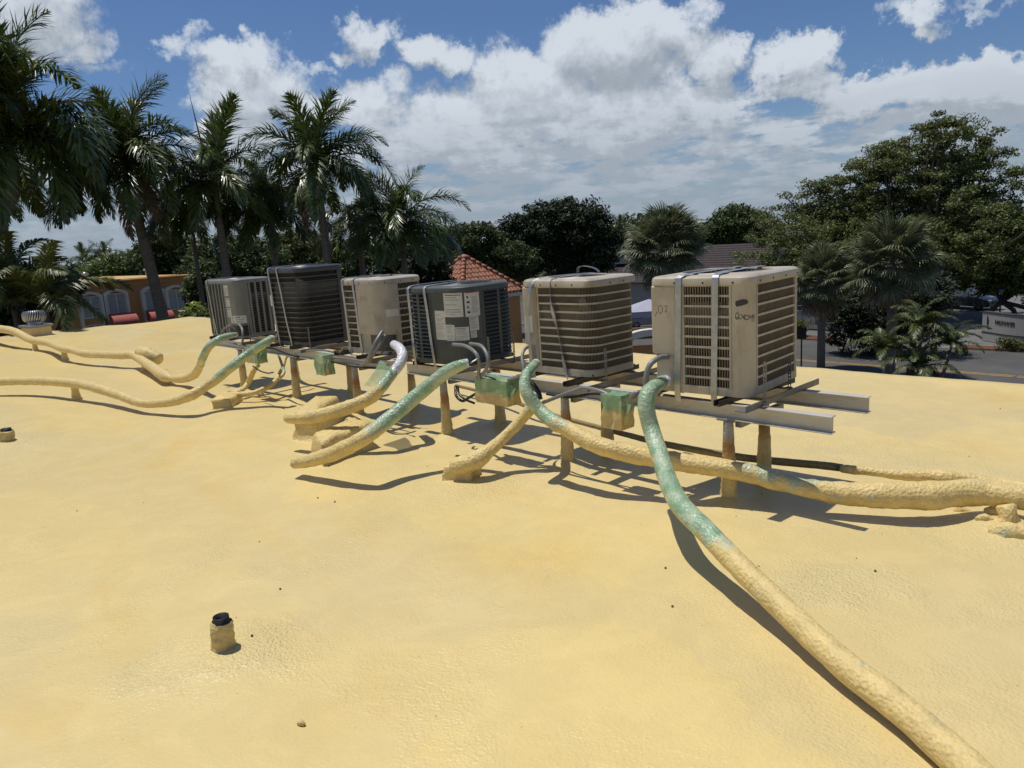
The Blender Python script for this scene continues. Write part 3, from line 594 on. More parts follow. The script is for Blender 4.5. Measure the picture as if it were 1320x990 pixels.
# turbine vent on its curb
tv = thing('turbine_vent', 'spinning silver turbine vent on a grey-capped curb at the far left roof edge', 'roof vent', (-22.75, 4.35, 0), 0.15); tv.scale = (.66, .66, .68)
MB().box((0, 0, .18), (.86, .80, .44), ch=.02).add([], []).build('curb', simple('foam_painted_curb', (.66, .50, .25), .7, 0, .1, 4, .4, 40), tv)
MB().box((0, 0, .44), (.98, .92, .09), ch=.01).build('cap', simple('grey_flashing', (.27, .27, .26), .5, .2), tv)
MB().lathe([(.30, .485), (.27, .52), (.27, .60), (.24, .60)], 32).build('collar', M['galv'], tv, True)
MB().lathe([(0, 1.02), (.20, 1.01), (.26, .985), (.25, .975), (0, .99)], 32).build('top_disc', M['galv'], tv, True)
b_ = MB()
for k in range(28):
    a0 = 2 * PI * k / 28; pts = []
    for j in range(9):
        ph = -1.15 + 2.3 * j / 8; r_ = .24 + .17 * math.cos(ph); z = .80 + .21 * math.sin(ph) / math.sin(1.15); a = a0 + .05 * j
        pts.append((r_ * math.cos(a), r_ * math.sin(a), z))
    vs = []; 
    for j, p in enumerate(pts):
        a = math.atan2(p[1], p[0]); tx = (-math.sin(a), math.cos(a)); w = .036; rad = (math.cos(a), math.sin(a))
        vs += [(p[0] - tx[0] * w, p[1] - tx[1] * w, p[2]), (p[0] + rad[0] * .018, p[1] + rad[1] * .018, p[2]), (p[0] + tx[0] * w * .6 - rad[0] * .03, p[1] + tx[1] * w * .6 - rad[1] * .03, p[2])]
    o_ = MB().add(vs, [(j * 3 + q, j * 3 + q + 1, j * 3 + q + 4, j * 3 + q + 3) for j in range(8) for q in (0, 1)])
    o_.build('vane', M['galv'], tv, True)
MB().lathe([(.15, .55), (.22, .7), (.22, .9), (.15, .98)], 20).build('core', M['black'], tv, True)

# ------------------------------------------------------------------ equipment stands
BZ0, BZ1 = .554, .655
def ibeam(m, x0, x1, y, z0, z1, w=.066, t=.006, web=.005):
    h = (z1 - z0)
    prof = [(-w / 2, 0), (w / 2, 0), (w / 2, t), (web / 2, t), (web / 2, h - t), (w / 2, h - t), (w / 2, h), (-w / 2, h), (-w / 2, h - t), (-web / 2, h - t), (-web / 2, t), (-w / 2, t)]
    n = len(prof); vs = [(x, y + p[0], z0 + p[1]) for x in (x0, x1) for p in prof]
    fs = [(j, (j + 1) % n, n + (j + 1) % n, n + j) for j in range(n)]
    for o in (0, n):
        for q in ((0, 1, 2, 3, 10, 11), (3, 4, 9, 10), (4, 5, 6, 7, 8, 9)):
            f = tuple(o + i for i in q); fs.append(f if o else tuple(reversed(f)))
    m.add(vs, fs)
def angle_strut(x, y0, y1, z, w=.075):
    return MB().box((x, (y0 + y1) / 2, z + .003), (w, y1 - y0, .006)).box((x + w / 2 - .003, (y0 + y1) / 2, z + .022), (.006, y1 - y0, .034))
def post(x, y, top, parent, bare):
    z0 = rz(x, y) - .03; rows = []
    def nf(p, i, d): return 1 + .20 * (noise.noise(Vector(p) * 22) * .6 + noise.noise(Vector(p) * 50) * .5) * min(1.0, max(.15, (top - p[2]) * 4))
    n = 22; pts = []; rad = []; cols = []
    for k in range(n):
        t = k / (n - 1); z = z0 + (top - z0) * t; pts.append((x, y, z)); rad.append(.056 * (1 - t) ** 1.2 + .031 * (1 - (1 - t) ** 1.2) + (.03 if k == 0 else 0))
        cols.append(lerp(FOAM2, RUST, min(1, max(0, (t - .45) / .2))) if t < .72 else (lerp(RUST, GALV, min(1, (t - .72) / .12)) if bare else RUST))
    return MB().tube(pts, rad, 16, 0, cols, True, nf).build('post', M['foam'], parent, True, True)
def stand(x0, x1, fronts, rears, struts, label):
    t = thing('equipment_stand', label, 'equipment stand', (0, 0, 0))
    for y in (4.06, 4.62):
        m = MB(); ibeam(m, x0 if y < 4.3 else x0 - .03, x1 if y < 4.3 else x1 - .02, y, BZ0, BZ1); m.build('beam', M['alu'], t)
    for i, x in enumerate(fronts):
        post(x, 4.05, BZ0 - .008, t, True); MB().box((x, 4.06, BZ0 - .004), (.13, .085, .007)).build('post_plate', M['strut'], t)
    for x in rears: post(x, 4.64, BZ0 - .004, t, False)
    for a in fronts:
        MB().box((a + .05, 4.36, BZ0 - .032), (.045, .56, .045), ch=.004).build('cross_bar', M['strut'], t)
    for x in struts: angle_strut(x, 3.86, 4.82, BZ1 + .004).build('strut', M['strut'], t)
    return t
st_r = stand(-5.78, -1.72, [s for s in FRONT_POSTS if s > -5.9], [s for s in REAR_POSTS if s > -5.9], [-2.18, -3.39, -4.83], 'aluminium I-beam stand on foam-coated posts carrying the three nearer air conditioners')
st_l = stand(-10.45, -5.98, [s for s in FRONT_POSTS if s < -5.9], [s for s in REAR_POSTS if s < -5.9], [-7.51, -6.12, -9.0], 'aluminium I-beam stand on foam-coated posts carrying the three farther air conditioners')
def rail(x0, y0, x1, y1, parent):
    d = Vector((x1 - x0, y1 - y0, 0)); L_ = d.length; a = math.atan2(d.y, d.x); Mx = Matrix.Rotation(a, 3, 'Z')
    m = MB(); c = ((x0 + x1) / 2, (y0 + y1) / 2, BZ1 + .022)
    m.box((c[0], c[1], c[2] - .016), (L_, .042, .004), M=Mx)
    for s_ in (-1, 1):
        o = Mx @ Vector((0, s_ * .020, 0)); m.box((c[0] + o.x, c[1] + o.y, c[2]), (L_, .004, .036), M=Mx)
    return m.build('mounting_rail', M['rail'], parent)
rail(-2.38, 3.93, -2.32, 4.80, st_r); rail(-2.93, 3.90, -2.84, 4.80, st_r); rail(-3.62, 3.92, -3.60, 4.76, st_r); rail(-4.14, 3.95, -4.12, 4.76, st_r); rail(-5.08, 3.96, -5.06, 4.76, st_r); rail(-5.55, 3.98, -5.53, 4.7, st_r)
rail(-6.42, 3.92, -6.40, 4.76, st_l); rail(-6.90, 3.95, -6.88, 4.7, st_l); rail(-7.9, 3.96, -7.88, 4.7, st_l); rail(-8.4, 3.96, -8.38, 4.7, st_l); rail(-9.7, 3.96, -9.68, 4.7, st_l); rail(-10.2, 3.96, -10.18, 4.7, st_l)
def perforated(x, y, z1, parent, lean=0.0):
    m = MB(); z0 = BZ1 + .01; n = int((z1 - z0) / .022)
    for s_ in (-1, 1): m.box((x + s_ * .008, y, (z0 + z1) / 2), (.005, .004, z1 - z0))
    for k in range(n + 1): m.box((x, y, z0 + (z1 - z0) * k / n), (.012, .004, .009))
    m.box((x, y - .02, z0), (.04, .05, .006)); return m.build('perforated_upright', M['strut'], parent)
for (x, y, y2, Y, par) in [(986, 467, 0, 4.07, st_r), (1018, 459, 0, 4.62, st_r), (780, 450, 0, 4.1, st_r), (815.5, 470, 0, 4.62, st_r), (629, 435, 0, 4.08, st_r), (661, 429, 0, 4.5, st_r), (397, 422, 0, 4.06, st_l), (320, 416, 0, 4.0, st_l), (511, 425, 0, 4.1, st_l)]:
    p = at_y(x, y, Y); perforated(p[0], Y, p[2], par)

# ------------------------------------------------------------------ air conditioners
class Peri:
    """rounded-rectangle perimeter; F(x), R(y) give the arc length of points on the front and right faces"""
    def __init__(s, w, d, r):
        s.w, s.d, s.r = w, d, r; s.Lf, s.La, s.Lr = w - 2 * r, PI * r / 2, d - 2 * r; s.T = 2 * (s.Lf + s.Lr) + 4 * s.La
    def F(s, x): return x + s.w / 2 - s.r
    def R(s, y): return s.Lf + s.La + y + s.d / 2 - s.r
    def at(s, l, off=0.0):
        l = l % s.T; w, d, r = s.w / 2, s.d / 2, s.r
        segs = [('l', s.Lf, (-w + r, -d), (1, 0), (0, -1)), ('a', s.La, (w - r, -d + r), -PI / 2), ('l', s.Lr, (w, -d + r), (0, 1), (1, 0)), ('a', s.La, (w - r, d - r), 0),
                ('l', s.Lf, (w - r, d), (-1, 0), (0, 1)), ('a', s.La, (-w + r, d - r), PI / 2), ('l', s.Lr, (-w, d - r), (0, -1), (-1, 0)), ('a', s.La, (-w + r, -d + r), PI)]
        for sg in segs:
            if l <= sg[1] + 1e-9:
                if sg[0] == 'l': return (sg[2][0] + sg[3][0] * l + sg[4][0] * off, sg[2][1] + sg[3][1] * l + sg[4][1] * off), sg[4]
                a = sg[3] + l / r; return (sg[2][0] + math.cos(a) * (r + off), sg[2][1] + math.sin(a) * (r + off)), (math.cos(a), math.sin(a))
            l -= sg[1]
        return (0, 0), (1, 0)
    def cuts(s, a, b, step=.05):
        c = [a]; n = max(1, int(math.ceil((b - a) / step))); c = [a + (b - a) * i / n for i in range(n + 1)]
        br = []; L_ = 0
        for q in (s.Lf, s.La, s.Lr, s.La, s.Lf, s.La, s.Lr, s.La): L_ += q; br.append(L_)
        for k in range(-1, 2):
            for q in br:
                if a < q + k * s.T < b: c.append(q + k * s.T)
                for j in range(1, 5): pass
        L_ = 0
        for i, q in enumerate((s.Lf, s.La, s.Lr, s.La, s.Lf, s.La, s.Lr, s.La)):
            if i % 2 == 1:
                for k in range(-1, 2):
                    for j in range(1, 6):
                        v = L_ + q * j / 6 + k * s.T
                        if a < v < b: c.append(v)
            L_ += q
        c = sorted(c); o = [c[0]]
        for v in c[1:]:
            if v - o[-1] > 1e-4: o.append(v)
        return o
def sweep(m, P, a, b, z0, z1, o0, o1, closed=False, mi=0):
    c = P.cuts(a, b); vs = []
    if closed: c = c[:-1]
    for l in c:
        (x, y), n = P.at(l, 0); (xi, yi) = (x + n[0] * o0, y + n[1] * o0); (xo, yo) = (x + n[0] * o1, y + n[1] * o1)
        vs += [(xi, yi, z0), (xo, yo, z0), (xo, yo, z1), (xi, yi, z1)]
    k = len(c); fs = []
    for i in range(k if closed else k - 1):
        j = (i + 1) % k; fs += [(i * 4 + q, j * 4 + q, j * 4 + (q + 1) % 4, i * 4 + (q + 1) % 4) for q in range(4)]
    if not closed: fs += [(0, 1, 2, 3), ((k - 1) * 4 + 3, (k - 1) * 4 + 2, (k - 1) * 4 + 1, (k - 1) * 4)]
    m.add(vs, fs, mi)
def cap_top(P, h, ov=.012):
    m = MB(); c = P.cuts(0, P.T, .04)[:-1]; n = len(c)
    rings = [(-.004, h - .012), (ov, h - .010), (ov, h + .018), (ov * .6, h + .032), (-.008, h + .042), (-.035, h + .047)]
    vs = []
    for off, z in rings:
        for l in c:
            (x, y), nn = P.at(l, 0); vs.append((x + nn[0] * off, y + nn[1] * off, z))
    R_ = min(P.w, P.d) / 2 - .055
    for rr, z in ((R_ + .014, h + .047), (R_ + .006, h + .053), (R_, h + .045), (R_ - .002, h + .005)):
        for l in c:
            (x, y), nn = P.at(l, 0); a = math.atan2(y, x); vs.append((math.cos(a) * rr, math.sin(a) * rr * (1.0), z))
    K = len(rings) + 4; fs = [(i * n + j, i * n + (j + 1) % n, (i + 1) * n + (j + 1) % n, (i + 1) * n + j) for i in range(K - 1) for j in range(n)]
    m.add(vs, fs); return m, R_
def ac_unit(loc, rot, w, d, h, r, shell, coil, label, zones, bars=11, wires=.016, mid=None, slot=None, slat=None, ext=0.0):
    """zones: list of (kind, from, to) along the perimeter. kinds: bars, panel, slots, ribs"""
    t = thing('air_conditioner', label, 'air conditioner', loc, rot, 'air conditioners in a row on the roof stands')
    P = Peri(w, d, r); sh = M[shell]
    m = MB(); sweep(m, P, 0, P.T, .035, h - .01, -.034, -.022, True); m.build('coil', M[coil], t, True)
    m = MB(); sweep(m, P, 0, P.T, 0.0, .045, -.03, .006, True); sweep(m, P, 0, P.T, .045, .052, -.03, .0, True); m.build('base_pan', sh, t)
    MB().box((0, 0, .01), (w - .06, d - .06, .012)).build('floor_pan', M['black'], t)
    for a in (-1, 1):
        for b in (-1, 1): MB().box((a * (w / 2 - .12), b * (d / 2 - .12), -.014), (.07, .07, .028), ch=.006).build('foot', M['black'], t)
    PC = Peri(w + ext, d, r if not ext else min(r, .06)); m, R_ = cap_top(PC, h); R_ = min(w, d) / 2 - .055
    if ext: m.v = [(p[0] - ext / 2, p[1], p[2]) for p in m.v]
    m.build('top_cap', sh, t, angle=35)
    # fan guard: rings and spokes over a dark well
    m = MB()
    for k in range(1, 11): 
        rr = R_ * k / 10.5; m.tube([(rr * math.cos(a), rr * math.sin(a), h + .040 + .012 * (1 - (k / 10.5) ** 2)) for a in [2 * PI * j / 28 for j in range(29)]], .0028, 4, cap=False)
    for k in range(12):
        a = 2 * PI * k / 12; m.tube([(0.03 * math.cos(a), .03 * math.sin(a), h + .052), (R_ * math.cos(a), R_ * math.sin(a), h + .041)], .003, 4)
    tag(m.build('fan_guard', M['black'], t), kind='stuff')
    MB().lathe([(0, h + .055), (.05, h + .054), (.055, h + .03), (.05, h - .1), (0, h - .1)], 20).build('fan_motor', M['black'], t, True)
    MB().lathe([(0, h - .13), (R_ * 1.02, h - .13), (R_ * 1.02, h + .02)], 28).build('shadow_drum', M['black'], t, True)  # closed drum added inside so the unit casts a solid shadow
    for k in range(3):
        a = 2 * PI * k / 3 + .4; ca, sa = math.cos(a), math.sin(a); q = R_ * .92; wv = .09
        MB().add([(ca * .05 - sa * wv * .5, sa * .05 + ca * wv * .5, h - .03), (ca * .05 + sa * wv * .5, sa * .05 - ca * wv * .5, h - .07), (ca * q + sa * wv, sa * q - ca * wv, h - .08), (ca * q - sa * wv, sa * q + ca * wv, h - .03)], [(0, 1, 2, 3)]).build('fan_blade', M['galv'], t)
    zb0, zb1 = .045, h - .012
    rods = MB()
    for (kind, a, b) in zones:
        if kind == 'panel':
            m = MB(); sweep(m, P, a, b, .03, h - .011, -.012, .004); m.build('panel', sh, t)
        elif kind == 'bars':
            step = (zb1 - zb0) / bars
            for k in range(bars + 1):
                m = MB(); z = zb0 + k * step; sweep(m, P, a, b, z - .0068, z + .0068, -.006, .004); m.build('grille_bar', sh, t)
            l = a + wires
            while l < b - wires * .5:
                (x, y), n = P.at(l); e, dp = (.0027, .010) if (slat and b < slat) else (.0015, .004); q = (-n[1] * e, n[0] * e)
                vs = [(x + n[0] * o + q[0] * s_, y + n[1] * o + q[1] * s_, z) for z in (zb0, zb1) for (o, s_) in ((-dp, -1), (-.001, -1), (-.001, 1), (-dp, 1))]
                rods.add(vs, [(0, 1, 5, 4), (1, 2, 6, 5), (2, 3, 7, 6), (3, 0, 4, 7)]); l += wires
            for e_ in (a, b):
                m = MB(); sweep(m, P, e_ - .008, e_ + .008, zb0, zb1, -.008, .0055); m.build('corner_strip', sh, t)
        elif kind == 'slots':
            n = slot or 17; step = (zb1 - zb0) / n
            for k in range(n + 1):
                m = MB(); z = zb0 + k * step; c = P.cuts(a, b); vs = []
                for l in c:
                    (x, y), nn = P.at(l); vs += [(x - nn[0] * .012, y - nn[1] * .012, z + .013), (x + nn[0] * .012, y + nn[1] * .012, z - .006), (x + nn[0] * .012, y + nn[1] * .012, z - .010), (x - nn[0] * .014, y - nn[1] * .014, z + .006)]
                kk = len(c); fs = [(i * 4 + q, (i + 1) * 4 + q, (i + 1) * 4 + (q + 1) % 4, i * 4 + (q + 1) % 4) for i in range(kk - 1) for q in range(4)] + [(0, 1, 2, 3), ((kk - 1) * 4 + 3, (kk - 1) * 4 + 2, (kk - 1) * 4 + 1, (kk - 1) * 4)]
                m.add(vs, fs); m.build('louver', sh, t)
            for e_ in (a, (a + b) / 2, b):
                m = MB(); sweep(m, P, e_ - .016, e_ + .016, zb0, zb1, -.012, .0065); m.build('mullion', sh, t)
        elif kind == 'ribs':
            n = max(2, int(round((b - a) / .085)))
            for k in range(n + 1):
                l = a + (b - a) * k / n; m = MB(); sweep(m, P, l - .013, l + .013, zb0, zb1, -.012, .012); m.build('rib', sh, t)
            for k in range(22):
                z = zb0 + (zb1 - zb0) * (k + .5) / 22; sweep(rods, P, a, b, z - .002, z + .002, -.012, -.004)
    if rods.v: tag(rods.build('grille_wires', sh if shell in ('grey', 'char') else M['wire'], t), kind='stuff')
    # cap screws
    for k in range(14):
        l = P.T * (k + .4) / 14; (x, y), n = P.at(l); a = math.atan2(n[1], n[0])
        m = MB().lathe([(0, .0035), (.006, .003), (.007, 0)], 8, (0, 0, 0), M=Matrix.Rotation(a, 3, 'Z') @ Matrix.Rotation(PI / 2, 3, 'Y'))
        m.v = [(p[0] + x + n[0] * .0125, p[1] + y + n[1] * .0125, p[2] + h + .004) for p in m.v]; m.build('screw', M['rail'], t)
    return t, P
def strap(t, P, h, x, wd, mat='galv', x2=None, slack=0.0, drop=-.06, nx=None, x_top=None):
    d = P.d / 2; x2 = x if x2 is None else x2; xt = x if x_top is None else x_top
    pts = [(xt, d * .8, h + .058), (xt, .0, h + .060), (xt * .5 + x * .5, -d + .05, h + .056), (x, -d - .008, h + .040), (x, -d - .020, h + .005), (x + (x2 - x) * .3, -d - .019 - slack, h * .7), (x + (x2 - x) * .6, -d - .022 - slack * 1.5, h * .38), (x2, -d - .022 - slack * .6, .05), (x2, -d - .012, drop)]
    q = spline(pts, .03); tw = []
    for i, p in enumerate(q):
        tw.append((wd, 0, 0))
    MB().ribbon([tuple(p[:3]) for p in q], tw, .0022).build('hold_down_strap', M[mat], t)
def box_part(t, name, c, d, mat, ch=.008): return MB().box(c, d, ch=ch).build(name, M[mat], t)
def wall_label(t, P, l0, l1, z0, z1, lines=8, red=False, picto=False, o=.0052, name='warning_label', dense=True):
    """a paper label with printed lines, wrapped on the shell"""
    lab = bpy.data.objects.new(name, None)
    m = MB(); c = P.cuts(l0, l1, .02)
    def strip(a, b, za, zb, off, mi):
        cc = P.cuts(a, b, .02); vs = []
        for l in cc:
            (x, y), n = P.at(l, off); vs += [(x, y, za), (x, y, zb)]
        m.add(vs, [(i * 2, i * 2 + 2, i * 2 + 3, i * 2 + 1) for i in range(len(cc) - 1)], mi)
    sweep(m, P, l0, l1, z0, z1, o - .001, o, mi=0)
    H = z1 - z0; W_ = l1 - l0; zt = z1 - H * .06
    if red: strip(l0 + W_ * .05, l1 - W_ * .05, z1 - H * .13, z1 - H * .03, o + .0008, 2); zt = z1 - H * .18
    if picto:
        for k in range(4):
            z = zt - (zt - z0) * (k + .5) / 4.4; strip(l0 + W_ * .12, l0 + W_ * (.22 + .06 * (k % 2)), z - H * .04, z + H * .035, o + .0009, 1)
    r_ = random.Random(int(l0 * 1000)); xs = l0 + W_ * (.42 if picto else .08)
    for k in range(lines):
        z = zt - (zt - z0 - H * .06) * (k + .5) / lines
        if r_.random() < .12: continue
        strip(xs, xs + (l1 - W_ * .07 - xs) * r_.uniform(.55, 1), z - H / lines * .14, z + H / lines * .14, o + .0007, 3 if not (dense and k == 0) else 1)
    return m.build(name, [M['white'], M['ink'], M['red'], M['inklight']], t)
def scribble(t, P, strokes, wd=.004, off=.0062, name='marker_writing', mat='ink'):
    """hand-drawn strokes on the shell: each a list of (arc length, z)"""
    m = MB()
    for s_ in strokes:
        q = spline([(a, b, 0) for a, b in s_], .006)
        for i in range(len(q) - 1):
            a, b = q[i], q[i + 1]; dx, dz = b[0] - a[0], b[1] - a[1]; n = math.hypot(dx, dz) or 1; ox, oz = -dz / n * wd / 2, dx / n * wd / 2; vs = []
            for (l, z) in ((a[0] - ox, a[1] - oz), (b[0] - ox, b[1] - oz), (b[0] + ox, b[1] + oz), (a[0] + ox, a[1] + oz)):
                (x, y), nn = P.at(l, off); vs.append((x, y, z))
            m.add(vs, [(0, 1, 2, 3)])
    return m.build(name, M[mat], t)
def arc(cx, cz, rx, rz_, a0=0, a1=360, n=10): return [(cx + rx * math.cos(math.radians(a0 + (a1 - a0) * i / n)), cz + rz_ * math.sin(math.radians(a0 + (a1 - a0) * i / n))) for i in range(n + 1)]

def unit(loc, rot, w, d, r, h, shell, coil, label, zf, **k):
    P = Peri(w, d, r); t, P = ac_unit(loc, rot, w, d, h, r, shell, coil, label, zf(P), **k); return t, P
# 1: right end
P_FRONT = .60
h = .70
t, P = unit((-2.585, 4.43, .70), .08, .64, .80, .075, h, 'beige', 'coil_b', 'beige air conditioner at the right end with black scribbles and two broad shiny straps',
    lambda P: [('panel', P.F(-.30), P.F(-.125)), ('bars', P.F(-.115), P.F(.205)), ('panel', P.F(.215), P.R(-.30)), ('bars', P.R(-.29), P.R(.31)), ('bars', P.R(.31) + .02, P.T - .06)], bars=10, wires=.0175, slat=P_FRONT, ext=.028)
box_part(t, 'service_box', (-.252, -.350, .465), (.185, .115, .448), 'beige', .010); box_part(t, 'service_recess', (-.25, -.388, .13), (.13, .035, .22), 'beige_dark')
strap(t, P, h, -.135, .042, x2=-.155, x_top=-.06); strap(t, P, h, .115, .042, x2=.10, x_top=.10)
a0 = P.F(.232)
scribble(t, P, [[(a0 + .01, .585), (a0 + .05, .597), (a0 + .075, .590)], [(a0 + .01, .575), (a0 + .05, .588), (a0 + .078, .583)], [(a0 + .012, .565), (a0 + .05, .574), (a0 + .07, .58)], [(a0 + .012, .57), (a0 + .02, .592), (a0 + .04, .568), (a0 + .05, .595), (a0 + .065, .572)]], wd=.013, name='painted_out_mark')
scribble(t, P, [arc(a0 + .018, .503, .010, .020, 0, 360), [(a0 + .005, .49), (a0 + .02, .494), (a0 + .04, .484)], [(a0 + .038, .515), (a0 + .05, .497), (a0 + .062, .480)], [(a0 + .062, .512), (a0 + .045, .49)], arc(a0 + .072, .493, .013, .013), [(a0 + .09, .505), (a0 + .095, .488), (a0 + .107, .500)], [(a0 + .107, .508), (a0 + .104, .466)], [(a0 + .118, .505), (a0 + .112, .49), (a0 + .124, .492)], [(a0 + .125, .508), (a0 + .120, .460)]], wd=.0035)
def flat_scribble(t, x0, y, strokes, wd=.004, mat='ink'):
    m = MB()
    for s_ in strokes:
        q = spline([(a, b, 0) for a, b in s_], .006)
        for i in range(len(q) - 1):
            a, b = q[i], q[i + 1]; dx, dz = b[0] - a[0], b[1] - a[1]; n = math.hypot(dx, dz) or 1; ox, oz = -dz / n * wd / 2, dx / n * wd / 2
            m.add([(x0 + a[0] - ox, y, a[1] - oz), (x0 + b[0] - ox, y, b[1] - oz), (x0 + b[0] + ox, y, b[1] + oz), (x0 + a[0] + ox, y, a[1] + oz)], [(0, 1, 2, 3)])
    return m.build('marker_writing', M[mat], t)
flat_scribble(t, -.285, -.4095, [arc(.012, .535, .016, .026), [(.042, .550), (.052, .562), (.062, .552), (.055, .535), (.046, .520), (.066, .522)], [(-.03, .49), (-.02, .505), (-.015, .52)]], wd=.0032)
# 2
h = .68
t, P = unit((-3.845, 4.39, .70), .0, .675, .56, .13, h, 'beige', 'coil_b', 'beige air conditioner second from the right with one twisted grey strap hanging down its front',
    lambda P: [('panel', P.F(-.20) - .15, P.F(-.205)), ('bars', P.F(-.19), P.R(.235)), ('panel', P.R(.245), P.R(.275)), ('bars', P.R(.28), P.T - .16)], bars=10, wires=.0110, ext=.02)
box_part(t, 'service_box', (-.288, -.235, .44), (.13, .115, .456), 'beige', .010); box_part(t, 'service_recess', (-.28, -.262, .12), (.10, .04, .20), 'beige_dark')
MB().box((-.290, -.2945, .38), (.085, .002, .13)).build('paper_label', M['white'], t)
tw = [(.05, 0, 0)] * 4; pts = [(-.02, .2, h + .058), (-.03, -.2, h + .056), (-.04, -.27, h + .045), (-.04, -.292, h + .0), (-.035, -.300, .55), (.00, -.304, .42), (.03, -.300, .30), (.045, -.298, .20), (.07, -.30, .08), (.10, -.30, -.035), (.13, -.31, -.05)]
q = spline(pts, .02); n = len(q); ws = [(.034 * math.cos(a), -abs(.034 * math.sin(a)) * .6, 0) for a in [2.3 * math.sin(PI * max(0, i / n - .25) * 3.2) * .55 for i in range(n)]]
MB().ribbon([tuple(p[:3]) for p in q], ws, .0022).build('hold_down_strap', M['galv'], t)
q = spline([(-.05, .2, h + .060), (-.13, -.1, h + .062), (-.20, -.25, h + .05), (-.235, -.315, h - .02), (-.262, -.325, h - .16), (-.272, -.325, .42), (-.27, -.322, .25), (-.262, -.318, .10), (-.24, -.315, -.04)], .02)
MB().ribbon([tuple(p[:3]) for p in q], [(.026, .008, 0)] * len(q), .0022).build('hold_down_strap', M['galv'], t)
MB().ribbon([(-.02 + .12 * math.cos(a) * .9, .1 + .03 * math.cos(a * 2), h + .065 + .055 * max(0, math.sin(a))) for a in [PI * i / 16 for i in range(17)]], [(0, .03, 0)] * 17, .0022).build('loose_strap_end', M['galv'], t)
# 3
h = .64
t, P = unit((-5.266, 4.355, .69), .10, .727, .68, .16, h, 'dark', 'coil_b', 'dark green-grey air conditioner with many paper labels on its curved corner panel',
    lambda P: [('slots', P.F(-.345), P.F(-.045)), ('panel', P.F(-.03), P.R(-.115)), ('slots', P.R(-.10), P.R(.32)), ('slots', P.R(.32) + .1, P.T - .1)], slot=17)
l0 = P.F(-.03); kk = .0083; zz = lambda y: .645 - (y - 378) / 95 * .64
def LB(a, b, y0, y1, **k): wall_label(t, P, l0 + (a - 557) * kk, l0 + (b - 557) * kk, zz(y1), zz(y0), **k)
LB(577, 600, 379.5, 411, lines=9, dense=True); LB(602, 620, 377, 411.5, lines=12, red=True, picto=True); LB(562, 577, 403, 441, lines=20); LB(577.2, 589.5, 421, 442, lines=11); LB(590, 604.5, 424, 441.5, lines=9); LB(605.5, 617, 412, 430, lines=8); LB(606, 613, 430.5, 439, lines=4)
m = MB(); sweep(m, P, P.F(-.03), P.R(-.115), .205, .215, .004, .010); m.build('panel_lip', M['dark'], t); m = MB(); sweep(m, P, P.F(.03), P.R(-.115), .03, .19, .0042, .007); m.build('valve_panel', M['dark'], t)
strap(t, P, h, -.30, .03, x2=-.285); strap(t, P, h, -.085, .03, x2=-.03)
# 4
h = .71
t, P = unit((-6.563, 4.372, .69), .10, .75, .56, .16, h, 'beige_dark', 'coil_d', 'weathered beige air conditioner with a blank rounded corner panel and one small white label',
    lambda P: [('bars', P.F(-.36), P.F(-.05)), ('panel', P.F(-.04), P.R(-.115)), ('bars', P.R(-.105), P.R(.26)), ('bars', P.R(.26) + .05, P.T - .1)], bars=10, wires=.019)
m = MB(); sweep(m, P, P.F(-.03), P.R(-.12), .20, h - .012, .004, .022); m.build('service_cover', M['beige_dark'], t)
m = MB(); sweep(m, P, P.F(.12), P.R(-.16), .03, .19, .0045, .008); m.build('valve_panel', M['char'], t)
wall_label(t, P, P.R(-.245), P.R(-.13), .375, .445, lines=0, o=.024, name='paper_label')
scribble(t, P, [[(P.F(.03), .565), (P.F(.04), .575), (P.F(.05), .565), (P.F(.035), .545), (P.F(.055), .547)], arc(P.F(.085), .562, .015, .018), [(P.F(.115), .565), (P.F(.125), .577), (P.F(.137), .567), (P.F(.12), .545), (P.F(.145), .548)]], off=.0235, wd=.003)
strap(t, P, h, -.25, .028, x2=-.215); strap(t, P, h, -.075, .028, x2=-.03)
# 5
h = .86
t, P = unit((-8.11, 4.37, .68), .05, .755, .62, .14, h, 'char', 'coil_d', 'tall charcoal air conditioner, the tallest one, with louvres wrapped round its corner',
    lambda P: [('panel', P.F(-.24) - .12, P.F(-.30)), ('bars', P.F(-.29), P.R(.19)), ('panel', P.R(.20), P.R(.27)), ('bars', P.R(.28), P.T - .14)], bars=14, wires=.02)
box_part(t, 'service_box', (-.36, -.24, .57), (.07, .08, .42), 'char', .012); MB().box((-.36, -.2812, .52), (.055, .002, .13)).build('paper_label', M['white'], t)
strap(t, P, h, -.275, .028, x2=-.20, drop=-.04); strap(t, P, h, -.08, .028, x2=.07, drop=-.04)
# 6
h = .73
t, P = unit((-9.95, 4.33, .68), .09, .86, .52, .10, h, 'grey', 'coil_d', 'grey air conditioner at the far left end with vertical ribs and white stickers',
    lambda P: [('ribs', P.F(-.36), P.F(.06)), ('panel', P.F(.08), P.R(-.10)), ('ribs', P.R(-.08), P.R(.18)), ('ribs', P.R(.18) + .08, P.T - .05)])
wall_label(t, P, P.F(.12), P.F(.22), .56, .70, lines=6); wall_label(t, P, P.F(.125), P.F(.225), .42, .53, lines=5); wall_label(t, P, P.F(.13), P.F(.23), .28, .40, lines=5); wall_label(t, P, P.F(.20), P.R(-.17), .20, .30, lines=3, picto=True)
m = MB(); sweep(m, P, P.F(.14), P.R(-.14), .03, .17, .0045, .007); m.build('valve_panel', M['black'], t)
strap(t, P, h, -.30, .026, x2=-.20, drop=-.05)

